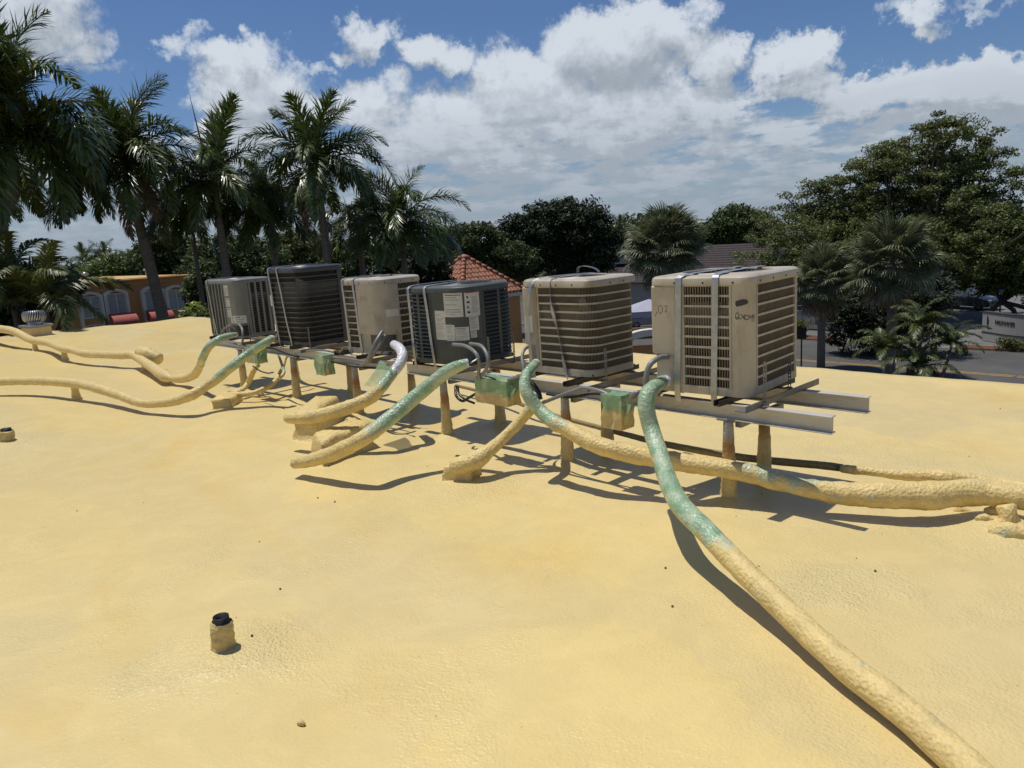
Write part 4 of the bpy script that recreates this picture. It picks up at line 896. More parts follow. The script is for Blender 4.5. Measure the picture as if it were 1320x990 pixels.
# conduits from the units to the boxes: real tubes hanging just in front of the beams
def conduit(rows, r, label, mat='conduit', ribs=False):
    q = spline([at_y(x, y, Y) for (x, y, Y) in rows], .015); n = len(q)
    rad = [r * (1 + (.10 if (ribs and i % 2) else 0)) for i in range(n)]
    tag(MB().tube([tuple(p) for p in q], rad, 10).build('conduit', M[mat], None, True), label, 'conduit')
conduit([(860, 460, 4.0), (850, 461, 3.93), (838, 470, 3.85), (833, 485, 3.82), (832, 497, 3.82), (826, 510, 3.80), (815, 515, 3.8)], .017, 'grey flexible conduit curving down left of the rightmost air conditioner', ribs=True)
conduit([(584, 444, 3.88), (600, 446, 3.8), (613, 455, 3.74), (618, 468, 3.74), (617, 482, 3.76), (620, 490, 3.8)], .014, 'left of two grey conduits under the labelled dark air conditioner', ribs=True)
conduit([(606, 443, 3.9), (620, 446, 3.82), (628, 458, 3.78), (629, 470, 3.77), (624, 480, 3.78), (614, 490, 3.8)], .014, 'right of two grey conduits under the labelled dark air conditioner', ribs=True)
conduit([(680, 447, 4.0), (675, 452, 3.95), (673, 462, 3.9), (675, 475, 3.86), (672, 484, 3.84), (655, 490, 3.82)], .013, 'grey conduit hanging left of the second air conditioner from the right')
conduit([(493, 427, 3.95), (485, 440, 3.85), (478, 455, 3.8), (473, 465, 3.82), (466, 471, 3.9)], .016, 'grey conduit slanting down under the weathered beige air conditioner', ribs=True)
conduit([(497, 432, 3.98), (488, 447, 3.88), (480, 460, 3.84), (472, 470, 3.88)], .012, 'thin grey conduit beside the slanting one under the weathered beige air conditioner')
conduit([(308, 418, 4.0), (312, 424, 3.95), (313, 436, 3.92), (312, 444, 3.95)], .014, 'grey conduit dropping from the farthest grey air conditioner', ribs=True)
conduit([(303, 424, 3.98), (295, 420, 3.9), (286, 428, 3.86), (290, 437, 3.86), (305, 444, 3.9), (330, 448, 3.92)], .012, 'cable looping under the stickers of the farthest grey air conditioner')
conduit([(661, 488, 3.86), (675, 486, 3.86), (686, 494, 3.86), (694, 505, 3.86), (697, 515, 3.86)], .016, 'black corrugated conduit bending down from the larger green box', 'black', True)
conduit([(700, 519, 3.84), (720, 511, 3.84), (742, 503, 3.84), (752, 500, 3.84), (770, 503, 3.82), (785, 509, 3.82)], .014, 'grey conduit running along the beam between the two green boxes')
conduit([(705, 508, 3.88), (735, 512, 3.86), (760, 508, 3.86), (775, 508, 3.86), (790, 512, 3.84)], .010, 'second thin conduit running along the beam between the two green boxes', 'black')
conduit([(812, 520, 3.8), (814, 511, 3.79), (822, 506, 3.8), (836, 506, 3.9), (850, 508, 3.98)], .015, 'grey conduit looping out of the smaller green box', ribs=True)
conduit([(425, 461, 3.9), (445, 462, 3.92), (470, 466, 3.92), (500, 470, 3.95)], .012, 'cable bundle running along the beam under the weathered beige air conditioner', 'conduit')
conduit([(424, 465, 3.88), (440, 469, 3.9), (460, 473, 3.92), (490, 475, 3.95)], .010, 'black cable running along the beam under the weathered beige air conditioner', 'black')
conduit([(380, 455, 3.95), (400, 452, 3.92), (420, 452, 3.95), (435, 455, 3.98), (442, 450, 4.0)], .010, 'thin cable curling on the beam by the small green box', 'conduit')
conduit([(340, 448, 3.9), (352, 449, 3.9), (370, 456, 3.92), (385, 460, 3.95)], .012, 'black cable running from the leftmost green box along the beam', 'black')
conduit([(587, 498, 3.95), (588, 510, 3.9), (596, 517, 3.9), (604, 513, 3.9), (614, 507, 3.86)], .012, 'green-brown hose looping below the beam left of the larger green box', 'smoothfoam')
conduit([(590, 498, 3.92), (592, 508, 3.86), (600, 515, 3.86), (612, 520, 3.9)], .010, 'second hose looping below the beam left of the larger green box', 'smoothfoam')
conduit([(490, 457, 3.86), (497, 450, 3.84), (499, 447, 3.84), (495, 446, 3.86)], .006, 'thin wire hook by the white pipe elbow', 'black')
conduit([(606, 468, 3.55), (612, 465, 3.58), (617, 461, 3.62)], .006, 'short bare copper end sticking out of the pale green pipe', 'galv')
conduit([(326, 472, 3.7), (335, 478, 3.7), (345, 481, 3.7), (352, 480, 3.7)], .008, 'short hose end sticking out below the leftmost green box', 'smoothfoam')

# boxes wrapped in green film, foam overspray on their lower part
def wrapped_box(c, dims, label, fade, flap=1, seed=0):
    t = thing('wrapped_box', label, 'wrapped box', c, 0, 'electrical boxes wrapped in green film')
    nx, nz_ = 12, 12; m = MB(); w, d, h = dims; r_ = random.Random(seed)
    ring = []; k = 10
    for i in range(4):
        P4 = [(-w / 2, -d / 2), (w / 2, -d / 2), (w / 2, d / 2), (-w / 2, d / 2)]; a, b = P4[i], P4[(i + 1) % 4]
        for j in range(k): ring.append((a[0] + (b[0] - a[0]) * j / k, a[1] + (b[1] - a[1]) * j / k))
    n = len(ring); vs = []; cs = []
    for q in range(nz_ + 1):
        f = q / nz_; z = -h / 2 + h * f
        for (x, y) in ring:
            g = noise.noise(Vector((x * 22 + seed, y * 22, z * 16))) * .016 + noise.noise(Vector((x * 60 + seed, y * 60, z * 12))) * .004
            rr = math.hypot(x, y) or 1; vs.append((x + x / rr * g, y + y / rr * g, z + g * .5))
            e = f + noise.noise(Vector((x * 14, y * 14, seed))) * .10
            cs.append(lerp(FOAM2, GREEN if noise.noise(Vector((x * 9, z * 9, seed + 3))) > -.15 else PALEGREEN, min(1, max(0, (e - fade) / .12))))
    fs = [(q * n + j, q * n + (j + 1) % n, (q + 1) * n + (j + 1) % n, (q + 1) * n + j) for q in range(nz_) for j in range(n)]
    vs += [(0, 0, h / 2 + .004), (0, 0, -h / 2)]; cs += [GREEN, FOAM2]; T_ = len(vs) - 2
    fs += [(nz_ * n + j, nz_ * n + (j + 1) % n, T_) for j in range(n)] + [((j + 1) % n, j, T_ + 1) for j in range(n)]
    m.add(vs, fs, 0, cs); m.build('film_wrap', M['smoothfoam'], t, False, True, 40)
    m = MB(); x0 = flap * w / 2   # loose corner of film
    vs = []; cs = []
    for i in range(6):
        for j in range(6):
            u, v = i / 5, j / 5; vs.append((x0 + flap * u * .07 * (1 - v * .8), -d * .3 + .015 * math.sin(6 * v + 3 * u), h * .35 - v * h * .75 - u * .02)); cs.append(lerp(GREEN, FOAM2, v))
    m.add(vs, [(i * 6 + j, (i + 1) * 6 + j, (i + 1) * 6 + j + 1, i * 6 + j + 1) for i in range(5) for j in range(5)], 0, cs); m.build('loose_film', M['film'], t, True, True)
    return t
wrapped_box(((-4.29), 3.86, .575), (.37, .15, .20), 'larger green film-wrapped box on the beam left of the looping pipe', .36, 1, 1)
wrapped_box((-3.085, 3.85, .565), (.17, .14, .235), 'green film-wrapped box with a foam-coated lower half, nearest the rightmost air conditioner', .48, 1, 2)
wrapped_box((-6.98, 3.86, .575), (.19, .13, .21), 'small upright green film-wrapped box between the charcoal and the weathered beige air conditioners', .02, 1, 3)
wrapped_box((-8.55, 3.84, .565), (.30, .13, .17), 'leftmost green film-wrapped box, behind the pale green sloping pipe', .02, 1, 4)
m = MB(); P4 = [at_z(490, 464, .72), at_z(505, 474, .72), at_z(492, 500, .56), at_z(470, 497, .54)]; vs = []; cs = []
for i in range(8):
    for j in range(8):
        u, v = i / 7, j / 7; p = (P4[0] * (1 - u) + P4[1] * u) * (1 - v) + (P4[3] * (1 - u) + P4[2] * u) * v; p = p + np.array([0, .012 * math.sin(7 * u + 4 * v), 0]); vs.append(p); cs.append(lerp(GREEN, FOAM2, v * .6))
m.add(vs, [(i * 8 + j, (i + 1) * 8 + j, (i + 1) * 8 + j + 1, i * 8 + j + 1) for i in range(7) for j in range(7)], 0, cs)
tag(m.build('film_flap', M['film'], None, True, True), 'flap of green film stretched beside the white pipe elbow', 'plastic film')
# ------------------------------------------------------------------ palms
def frond_mesh(name, mat, L_=3.0, e0=45, droop=95, n=64, leaf=.62, wid=.042, plume=35, seed=0, hang=.45, base=.10):
    """a feather frond in its own frame: base at the origin, heading +X; e0 start elevation, droop total bend (degrees)"""
    r = random.Random(seed); m = MB(); pts = [Vector((0, 0, 0))]; S = 28; tw = r.uniform(-.25, .25)
    for i in range(S):
        u = (i + .5) / S; e = math.radians(e0 - droop * u ** 1.35); az = tw * u; pts.append(pts[-1] + Vector((math.cos(e) * math.cos(az), math.cos(e) * math.sin(az), math.sin(e))) * (L_ / S))
    m.tube([tuple(p) for p in pts], [.030 * (1 - i / S) + .005 for i in range(S + 1)], 5, 0)
    for i in range(n):
        u = base + (1 - base) * (i + r.random() * .5) / n; k = min(S - 1, int(u * S)); f = u * S - k; p = pts[k].lerp(pts[k + 1], f); T = (pts[k + 1] - pts[k]).normalized()
        side = T.cross(Vector((0, 0, 1))); side = side.normalized() if side.length > .05 else Vector((0, 1, 0)); upv = side.cross(T).normalized()
        ll = leaf * (math.sin(PI * min(1, .12 + u * .88)) ** .55) * r.uniform(.82, 1.12) * (1.0 if u < .9 else .75)
        for sg in (-1, 1):
            pl = math.radians(r.uniform(-plume, plume) + 12); fw = math.radians(r.uniform(28, 52) + u * 18)
            d = (side * sg * math.cos(pl) + upv * math.sin(pl)) * math.cos(fw) + T * math.sin(fw); d.normalize()
            a = p; b = a + d * ll * .5; d2 = (d + Vector((0, 0, -hang)) * 1.0).normalized(); c = b + d2 * ll * .5; c.z -= ll * hang * .12
            wv = d.cross(upv).normalized() * wid / 2; 
            if wv.length < 1e-6: wv = T * wid / 2
            m.add([a - wv * .5, a + wv * .5, b + wv, b - wv, c], [(0, 1, 2, 3), (3, 2, 4)], 0)
    me = m.mesh(name); me.materials.append(mat); return me
FR = {}
for k in range(3):
    FR[('up', k)] = frond_mesh('frond', M['palm_young' if k == 0 else 'palm'], 3.0, 80, 62, 90, .82, .050, 70, 10 + k, .30)
    FR[('mid', k)] = frond_mesh('frond', M['palm'], 3.3, 52, 110, 96, .74, .052, 50, 20 + k, .36)
    FR[('side', k)] = frond_mesh('frond', M['palm'], 3.3, 26, 112, 96, .76, .052, 45, 30 + k, .45)
    FR[('low', k)] = frond_mesh('frond', M['palm'], 3.2, -8, 75, 92, .74, .052, 40, 40 + k, .5)
    FR[('dead', k)] = frond_mesh('frond', M['palm_dead'], 2.6, -50, 38, 80, .52, .045, 35, 50 + k, .6)
def royal_palm(top, label, scale=1.0, seed=0, group='royal palms behind the roof', lean=(0, 0), spec=None, shaft=True, name='royal_palm', cat='palm tree', tr=.155):
    """top: where the fronds leave the crownshaft; spec: list of (kind, azimuth degrees, roll) or None"""
    r = random.Random(seed); x, y, z = [float(v) for v in top]; bx, by = x - lean[0], y - lean[1]
    t = thing(name, label, cat, (bx, by, GZ), 0, group)
    H = z - GZ; S = 16; pts = []; rad = []
    for i in range(S + 1):
        u = i / S; pts.append((lean[0] * u ** 1.5, lean[1] * u ** 1.5, (H - 1.3 * scale) * u)); rad.append(tr * scale * (1.15 - .35 * u + .12 * math.sin(PI * u)))
    MB().tube(pts, rad, 14).build('trunk', M['trunk'], t, True)
    if shaft: MB().tube([(pts[-1][0] * (1 - q) + lean[0] * q, pts[-1][1] * (1 - q) + lean[1] * q, H - 1.3 * scale + 1.3 * scale * q) for q in (0, .15, .5, .8, 1)], [tr * .85 * scale, tr * .95 * scale, tr * .8 * scale, tr * .6 * scale, tr * .35 * scale], 12).build('crownshaft', M['shaft'], t, True)
    if spec is None:
        spec = []; a = r.uniform(0, 360)
        for kind, n in (('up', 4), ('mid', 6), ('side', 7), ('low', 6)):
            for k in range(n): spec.append((kind, a + 360 * k / n + r.uniform(-18, 18))); a += 47
    for i, (kind, az) in enumerate(spec):
        me = FR[(kind, (i + seed) % 3)] if kind != 'up' else FR[(kind, 0 if r.random() < .45 else 1 + i % 2)]
        o = obj('frond', me, t); o.location = (lean[0], lean[1], H - .08 * scale); s_ = scale * r.uniform(.88, 1.1)
        o.rotation_euler = (r.uniform(-.25, .25), math.radians(r.uniform(-8, 8)), math.radians(az)); o.scale = (s_, s_, s_)
        if kind == 'dead': o['label'] = 'dead brown hanging frond'
    return t
spear = lambda t, p, L_: MB().tube([(p[0], p[1], p[2]), (p[0] - .04, p[1] - .02, p[2] + L_)], [.035, .004], 6).build('spear_leaf', M['palm_young'], t)
Rd = math.degrees(math.atan2(R[1], R[0]))            # azimuth that points to the right of the photograph
def full(seed, extra=(), nmid=7, nside=8, nlow=8, nup=4):
    r = random.Random(seed); sp = []
    for kind, n in (('up', nup), ('mid', nmid), ('side', nside), ('low', nlow)):
        a = r.uniform(0, 360)
        for k in range(n): sp.append((kind, a + 360 * k / n + r.uniform(-16, 16)))
    return sp + list(extra)
royal_palm(at_d(163, 205, 31), 'royal palm with its bare grey trunk crossing the orange building', 1.12, 1, lean=(.6, -.9), spec=full(1, [('up', Rd + 20), ('dead', Rd - 60), ('dead', Rd - 100), ('low', Rd + 180), ('low', Rd + 165), ('low', Rd + 200)]), tr=.18)
tB = royal_palm(at_d(275, 228, 31), 'royal palm with a thin unopened spear leaf sticking up from its crown', 1.05, 2, spec=full(2, [('low', Rd + 200), ('low', Rd)], nup=2, nmid=5, nlow=11))
pB = at_d(262, 195, 31); o = MB().tube([(0, 0, 0), (-.3, -.1, 2.1)], [.04, .006], 6).build('spear_leaf', M['palm_dead'], tB); o.location = tuple(float(v) for v in (pB - np.array([tB.location[0], tB.location[1], GZ])))
royal_palm(at_d(408, 212, 30), 'royal palm with pale dead fronds hanging along its trunk, centre of the palm row', 1.0, 3, spec=full(3, [('dead', Rd + 260), ('dead', Rd + 235), ('up', Rd), ('up', Rd + 180)], nup=5, nlow=9))
royal_palm(at_d(516, 283, 30), 'rightmost royal palm of the row, with one tall upright frond', .95, 4, spec=full(4, [('up', Rd + 150), ('low', Rd + 250), ('low', Rd + 290), ('low', Rd - 30)], nup=2, nmid=4, nlow=10), shaft=True)
royal_palm(at_d(8, 168, 30), 'big dark royal palm filling the upper left of the photo', 1.42, 5, lean=tuple(float(v) for v in (R[:2] * 5.0)), spec=full(5, [('low', Rd), ('low', Rd + 20), ('side', Rd - 20), ('low', Rd - 30)], nside=10, nlow=12), tr=.13)
royal_palm(at_d(-70, 95, 29), 'royal palm mostly outside the left edge, only frond tips showing', .95, 6, lean=tuple(float(v) for v in (R[:2] * 4.0)), spec=full(6))
royal_palm(at_d(-4, 238, 36), 'smaller palm with thin hanging fronds at the left edge', .72, 7, spec=full(7, nup=2, nmid=4, nside=6, nlow=8))
royal_palm(at_d(345, 262, 33), 'dark low palm crown between the spear-leaf palm and the central palm', .95, 9, spec=full(9, nup=1, nmid=4, nside=7, nlow=10))
royal_palm(at_d(243, 265, 34), 'dark low palm crown just right of the bare grey trunk', .85, 10, spec=full(10, nup=0, nmid=3, nside=6, nlow=9), tr=.12)
royal_palm(at_d(460, 275, 34), 'dark low palm crown between the central palm and the rightmost royal palm', .9, 12, spec=full(12, nup=0, nmid=3, nside=6, nlow=10))
# feather palms beyond the roof edge
FA = [frond_mesh('frond', M['areca'], 2.3, 70 - 12 * k, 95, 60, .55, .05, 20, 70 + k, .55) for k in range(4)]
def feather_palm(base, label, n=26, scale=1.0, seed=0, trunks=((0, 0, 0),), group=None, name='feather_palm', els=None):
    r = random.Random(seed); t = thing(name, label, 'palm tree', base, 0, group)
    for (dx, dy, hh) in trunks:
        z = hh
        MB().tube([(dx * .4, dy * .4, 0), (dx * .8, dy * .8, z * .5), (dx, dy, z)], [.13 * scale, .10 * scale, .08 * scale], 8).build('trunk', M['trunk'], t, True)
        k = int(n / len(trunks))
        for i in range(k):
            o = obj('frond', FA[i % 4], t); o.location = (dx, dy, z); s_ = scale * r.uniform(.85, 1.12); o.scale = (s_, s_, s_); o.rotation_euler = (r.uniform(-.3, .3), math.radians(-25 + 60 * i / k), math.radians(i * 137.5 + r.uniform(-15, 15)))
    return t
b = at_d(14, 374, 26.5); feather_palm((b[0], b[1], GZ), 'glossy feather palm behind the turbine vent at the left edge', 44, 1.08, 3, ((0, 0, float(b[2] - GZ)), (.9, .6, float(b[2] - GZ) - .5), (-.8, -1.2, float(b[2] - GZ) - .3)))
b = at_d(1186, 440, 35); feather_palm((b[0], b[1], GZ), 'bushy feather palm cluster beyond the roof edge at the right', 62, .74, 5, ((0, 0, 3.0), (.95, .8, 2.2), (-1.2, -.4, 2.0), (.2, -.6, 1.4)))
# fan palms
def fan_mesh(name, seed, L_=1.0, droop=.5, mat='fan'):
    r = random.Random(seed); m = MB(); pet = 1.15
    ax = [Vector((pet * u, 0, -.12 * u * u)) for u in (0, .33, .66, 1)]; m.tube([tuple(p) for p in ax], [.022, .018, .014, .012], 4)
    c = ax[-1]; n = 34
    for i in range(n):
        a = math.radians(-118 + 236 * i / (n - 1)) ; l = L_ * (1 - .25 * abs(a) / 2.1) * r.uniform(.88, 1.08); d = Vector((math.cos(a), math.sin(a), .10 * math.cos(2 * a)))
        e = Vector((-math.sin(a), math.cos(a), 0)); up = Vector((0, 0, 1)); w = .030
        p1 = c + d * l * .55; p2 = c + d * l * .8 + Vector((0, 0, -droop * .10)); p3 = c + d * l * 1.0 + Vector((0, 0, -droop * r.uniform(.25, .42)))
        m.add([c, p1 - e * w * 1.3, p1 + up * .02, p1 + e * w * 1.3, p2 - e * w * .8, p2 + e * w * .8, p3], [(0, 1, 2), (0, 2, 3), (1, 4, 2), (2, 4, 5), (2, 5, 3), (4, 6, 5)])
    me = m.mesh(name); me.materials.append(M[mat]); return me
FAN = [fan_mesh('frond', 1, 1.0, .5), fan_mesh('frond', 2, 1.1, .8), fan_mesh('frond', 3, .95, 1.1)]; FAN_D = fan_mesh('frond', 4, .95, 1.3, 'palm_dead')
def fan_palm(crown, label, scale=1.0, seed=0, n=52, trunk_r=.19, lean=(0, 0), dead=8):
    r = random.Random(seed); x, y, z = [float(v) for v in crown]; H = z - GZ
    t = thing('fan_palm', label, 'palm tree', (x - lean[0], y - lean[1], GZ), 0, 'fan palms beyond the roof')
    S = 10; MB().tube([(lean[0] * (i / S) ** 1.4, lean[1] * (i / S) ** 1.4, H * i / S) for i in range(S + 1)], [trunk_r * (1.1 - .2 * i / S) for i in range(S + 1)], 12).build('trunk', M['trunk'], t, True)
    MB().tube([(lean[0], lean[1], H - .7), (lean[0], lean[1], H - .2), (lean[0], lean[1], H + .1)], [trunk_r, trunk_r * 1.9, trunk_r * 1.2], 12).build('leaf_bases', M['bark'], t, True)
    for i in range(n + dead):
        dd = i >= n; u = (i + .5) / n if not dead or not dd else 1.0; el = 85 - 125 * u + r.uniform(-8, 8) if not dd else -62 + r.uniform(-12, 12)
        o = obj('frond', FAN_D if dd else FAN[i % 3], t); s_ = scale * r.uniform(.85, 1.15); o.scale = (s_, s_, s_); o.location = (lean[0], lean[1], H)
        o.rotation_euler = (r.uniform(-.4, .4), math.radians(-el), math.radians(i * 137.5 + r.uniform(-12, 12)))
        if dd: o['label'] = 'dead hanging frond'
    return t
fan_palm(at_d(857, 322, 40), 'round silvery fan palm between the second and the rightmost air conditioners', 1.08, 1, 84, dead=16)
fan_palm(at_d(1060, 362, 41), 'fan palm with a straight slender trunk just right of the rightmost air conditioner', .88, 2, 58)
fan_palm(at_d(1152, 340, 39), 'large fan palm in front of the dark leaning tree, right side', 1.06, 3, 60, trunk_r=.22, dead=6)

# ------------------------------------------------------------------ broadleaf trees
def leaf_cloud(cl, n, size, seed, flat=.55, spread=.5, up=.5):
    """cl: cluster centres (k,3); n leaves in all; returns verts, faces"""
    g = np.random.default_rng(seed); k = len(cl); idx = g.integers(0, k, n); sp = g.uniform(.7, 1.3, k)[idx] * spread
    d = g.normal(size=(n, 3)); d /= np.linalg.norm(d, axis=1)[:, None]; rr = g.random(n) ** .5
    c = cl[idx] + d * (rr * sp)[:, None] * np.array([1, 1, flat])
    nrm = g.normal(size=(n, 3)) + np.array([0, 0, up * 2]) + d * .7; nrm /= np.linalg.norm(nrm, axis=1)[:, None]
    a = np.cross(nrm, g.normal(size=(n, 3))); a /= np.linalg.norm(a, axis=1)[:, None]; b = np.cross(nrm, a)
    s = size * g.uniform(.6, 1.3, n)[:, None]; v = np.stack([c - a * s, c + b * s * .42 - nrm * s * .1, c + a * s, c - b * s * .42 - nrm * s * .1], 1).reshape(-1, 3)
    return v, np.arange(n * 4).reshape(-1, 4)
def np_mesh(name, v, f, mat):
    me = bpy.data.meshes.new(name); me.vertices.add(len(v)); me.vertices.foreach_set('co', v.astype(np.float32).ravel()); me.loops.add(f.size); me.loops.foreach_set('vertex_index', f.ravel())
    me.polygons.add(len(f)); me.polygons.foreach_set('loop_start', np.arange(len(f)) * f.shape[1]); me.polygons.foreach_set('loop_total', np.full(len(f), f.shape[1])); me.update(calc_edges=True); me.materials.append(mat); return me
def tree(base, blobs, label, mat='leaf_mid', n=14000, size=.16, ncl=None, seed=0, group='trees beyond the roof', trunk=.3, name='broadleaf_tree', spread=.55, shell=.55, holes=.0, limbs=14, cat='tree', trunks=None, flat=.55):
    """blobs: (dx, dy, z, rx, ry, rz) relative to the base on the ground"""
    g = np.random.default_rng(seed); B = np.array(blobs, float); vol = (B[:, 3] * B[:, 4] * B[:, 5]); p = vol / vol.sum(); ncl = ncl or max(40, n // 70)
    ib = g.choice(len(B), ncl, p=p); d = g.normal(size=(ncl, 3)); d /= np.linalg.norm(d, axis=1)[:, None]; rr = (shell ** 3 + (1 - shell ** 3) * g.random(ncl)) ** (1 / 3) * g.uniform(.86, 1.08, ncl)
    cl = B[ib, :3] + d * rr[:, None] * B[ib, 3:6]
    cl = cl[cl[:, 2] > B[:, 2].min() - B[:, 5].max() * .9]
    t = thing(name, label, cat, (float(base[0]), float(base[1]), GZ), 0, group)
    v, f = leaf_cloud(cl, n, size, seed + 1, spread=spread, flat=flat); np_ = np_mesh('crown', v, f, M[mat]); obj('crown', np_, t)
    m = MB(); cz = (B[:, 2] * p).sum(); cxy = (B[:, :2] * p[:, None]).sum(0); fork = np.array([cxy[0] * .4, cxy[1] * .4, max(1.2, (B[:, 2] - B[:, 5]).min() * .75)])
    for k, (tx, ty) in enumerate(trunks or [(0, 0)]):
        m.tube([(tx, ty, 0), (tx * .8 + fork[0] * .3, ty * .8 + fork[1] * .3, fork[2] * .5), tuple(fork)], [trunk * 1.3, trunk, trunk * .85], 10)
    m.build('trunk', M['bark'], t, True)
    m = MB(); sel = g.choice(len(cl), min(limbs, len(cl)), replace=False)
    for i in sel:
        e = cl[i]; mid = fork * .5 + e * .5 + np.array([g.uniform(-.4, .4), g.uniform(-.4, .4), -.12 * abs(e[2] - fork[2])]); q = spline([fork, mid, e], .9); k = len(q)
        m.tube([tuple(w) for w in q], [trunk * .55 * (1 - j / k) + .02 for j in range(k)], 6)
        for _ in range(2):
            e2 = e * .9 + fork * .1 + g.normal(size=3) * .5 - np.array([0, 0, .4]); m.tube([tuple(q[int(k * .6)]), tuple((q[int(k * .6)] + e2) / 2), tuple(e2)], [trunk * .2, trunk * .12, .015], 5)
    m.build('limbs', M['bark'], t, True)
    return t
def crown_at(D, base_px, items):
    """crown blobs given where the survey photograph sees them: (x, y, half width px, half height px) at distance D"""
    b = at_d(base_px[0], base_px[1], D); k = D / FPX * 1.03; out = []
    for (x, y, rx, ry, *q) in items:
        c = at_d(x, y, D + (q[0] if q else 0)); out.append((c[0] - b[0], c[1] - b[1], c[2] - GZ, rx * k, rx * k * (q[1] if len(q) > 1 else .8), ry * k))
    return (b[0], b[1]), out
# the big loose-crowned tree at the right
bb, bl = crown_at(63, (1185, 420), [(1210, 215, 58, 50), (1150, 245, 62, 55), (1255, 250, 52, 48), (1105, 290, 62, 45), (1190, 300, 90, 55), (1285, 270, 30, 34), (1070, 300, 45, 36), (1240, 308, 80, 40, -3), (1040, 315, 40, 34, -3), (1215, 180, 36, 28), (1120, 218, 28, 20), (1030, 255, 26, 16), (1010, 300, 34, 24, -4), (1268, 215, 24, 16), (1240, 205, 40, 36), (1000, 328, 44, 30, -4), (1050, 335, 52, 30, -4), (1110, 325, 60, 40, -2), (1085, 265, 50, 34), (1150, 205, 34, 24), (1212, 170, 30, 22), (1200, 158, 14, 12), (1225, 162, 16, 10), (1275, 205, 26, 20), (1300, 235, 24, 22), (995, 285, 30, 22), (980, 305, 26, 20), (1060, 255, 34, 22), (1145, 232, 40, 30), (1050, 280, 34, 26), (1035, 268, 22, 16)])
tree(bb, bl, 'big loose-crowned olive green tree towering behind the fan palms at the right', 'leaf_olive', 150000, .115, 1250, 31, spread=.72, shell=.2, limbs=90, trunk=.38, flat=.5)
bb, bl = crown_at(46, (1128, 492), [(1120, 405, 45, 36), (1165, 400, 42, 40), (1085, 408, 28, 18), (1192, 382, 34, 26), (1218, 388, 16, 13), (1140, 440, 28, 24), (1090, 440, 20, 14)])
tree(bb, bl, 'dark round-leaved tree with a leaning trunk in front of the road', 'leaf_dark', 26000, .105, 420, 32, spread=.5, shell=.2, trunk=.25, trunks=[(0, 0), (1.0, .4)])
bb, bl = crown_at(62, (1290, 412), [(1290, 335, 50, 38), (1330, 325, 40, 48), (1262, 352, 34, 22), (1310, 358, 34, 20), (1235, 345, 34, 26, 3)])
tree(bb, bl, 'bright green shade tree above the white car and the sign wall', 'leaf_bright', 36000, .125, 420, 33, spread=.6, trunk=.16, trunks=[(-.7, 0), (.8, .5), (2.4, .6)])
# centre
bb, bl = crown_at(60, (715, 420), [(720, 300, 62, 40), (735, 278, 42, 22), (690, 300, 46, 32), (770, 310, 30, 34), (670, 330, 44, 28), (750, 335, 50, 26), (657, 296, 20, 12)])
tree(bb, bl, 'broad very dark tree rising in the middle behind the air conditioners', 'leaf_dark', 70000, .15, 700, 34, spread=.75, shell=.5, trunk=.5)
bb, bl = crown_at(52, (615, 420), [(610, 310, 40, 22), (650, 335, 44, 24), (590, 330, 40, 26), (640, 360, 40, 20), (575, 305, 25, 14)])
tree(bb, bl, 'low dark green tree right of the terracotta roof', 'leaf_mid', 34000, .13, 420, 35, spread=.65, trunk=.3)
bb, bl = crown_at(95, (950, 380), [(950, 292, 34, 22), (925, 300, 24, 16), (978, 296, 22, 20), (905, 300, 16, 12)])
tree(bb, bl, 'dark rounded tree behind the dark shingle roof', 'leaf_mid', 24000, .22, 300, 36, spread=1.1)
bb, bl = crown_at(100, (880, 380), [(905, 305, 22, 14), (885, 300, 14, 14), (835, 308, 20, 12), (860, 300, 16, 12)])
tree(bb, bl, 'small paler tree just left of the dark rounded tree', 'leaf_bright', 16000, .22, 220, 37, spread=1.0)
# left and behind the palms
for (base, items, lab, mt, n, D, sd) in [
    ((215, 400), [(215, 325, 34, 28), (195, 335, 28, 22), (240, 340, 40, 30), (205, 310, 16, 12)], 'mid green tree behind the orange building and the bare grey trunk', 'leaf_mid', 15000, 62, 41),
    ((150, 400), [(150, 345, 26, 14), (128, 350, 22, 10), (172, 342, 18, 14)], 'low bright bush-like tree behind the orange building', 'leaf_bright', 7000, 66, 42),
    ((300, 400), [(290, 345, 44, 34), (330, 335, 44, 30), (262, 350, 30, 34), (300, 375, 40, 22)], 'dark tree filling the gap behind the two left air conditioners', 'leaf_mid', 16000, 55, 43),
    ((385, 400), [(385, 325, 40, 26), (360, 345, 36, 24), (420, 335, 34, 22), (372, 312, 20, 14)], 'tree behind the trunk of the central palm', 'leaf_olive', 13000, 58, 44),
    ((470, 400), [(455, 330, 34, 22), (490, 345, 46, 30), (440, 350, 36, 20)], 'tree behind the rightmost royal palm, at its left', 'leaf_mid', 13000, 54, 45),
    ((545, 400), [(540, 338, 34, 26), (552, 362, 34, 26), (520, 350, 40, 26), (568, 372, 20, 18)], 'dark tree between the rightmost royal palm and the terracotta roof', 'leaf_dark', 13000, 38, 46),
    ((250, 420), [(262, 405, 14, 22), (250, 380, 14, 26), (268, 370, 22, 26)], 'dark shrub tree at the right corner of the orange building', 'leaf_mid', 8000, 40, 47),
    ((30, 420), [(20, 385, 40, 24), (80, 370, 26, 22), (-20, 380, 40, 34)], 'dark low tree behind the glossy feather palm', 'leaf_dark', 9000, 34, 48)]:
    bb, bl = crown_at(D, base, items); tree(bb, bl, lab, mt, int(n * 2.1), .135 if D > 45 else .10, max(90, n // 45), sd, spread=.65 if D > 45 else .42, trunk=.25)
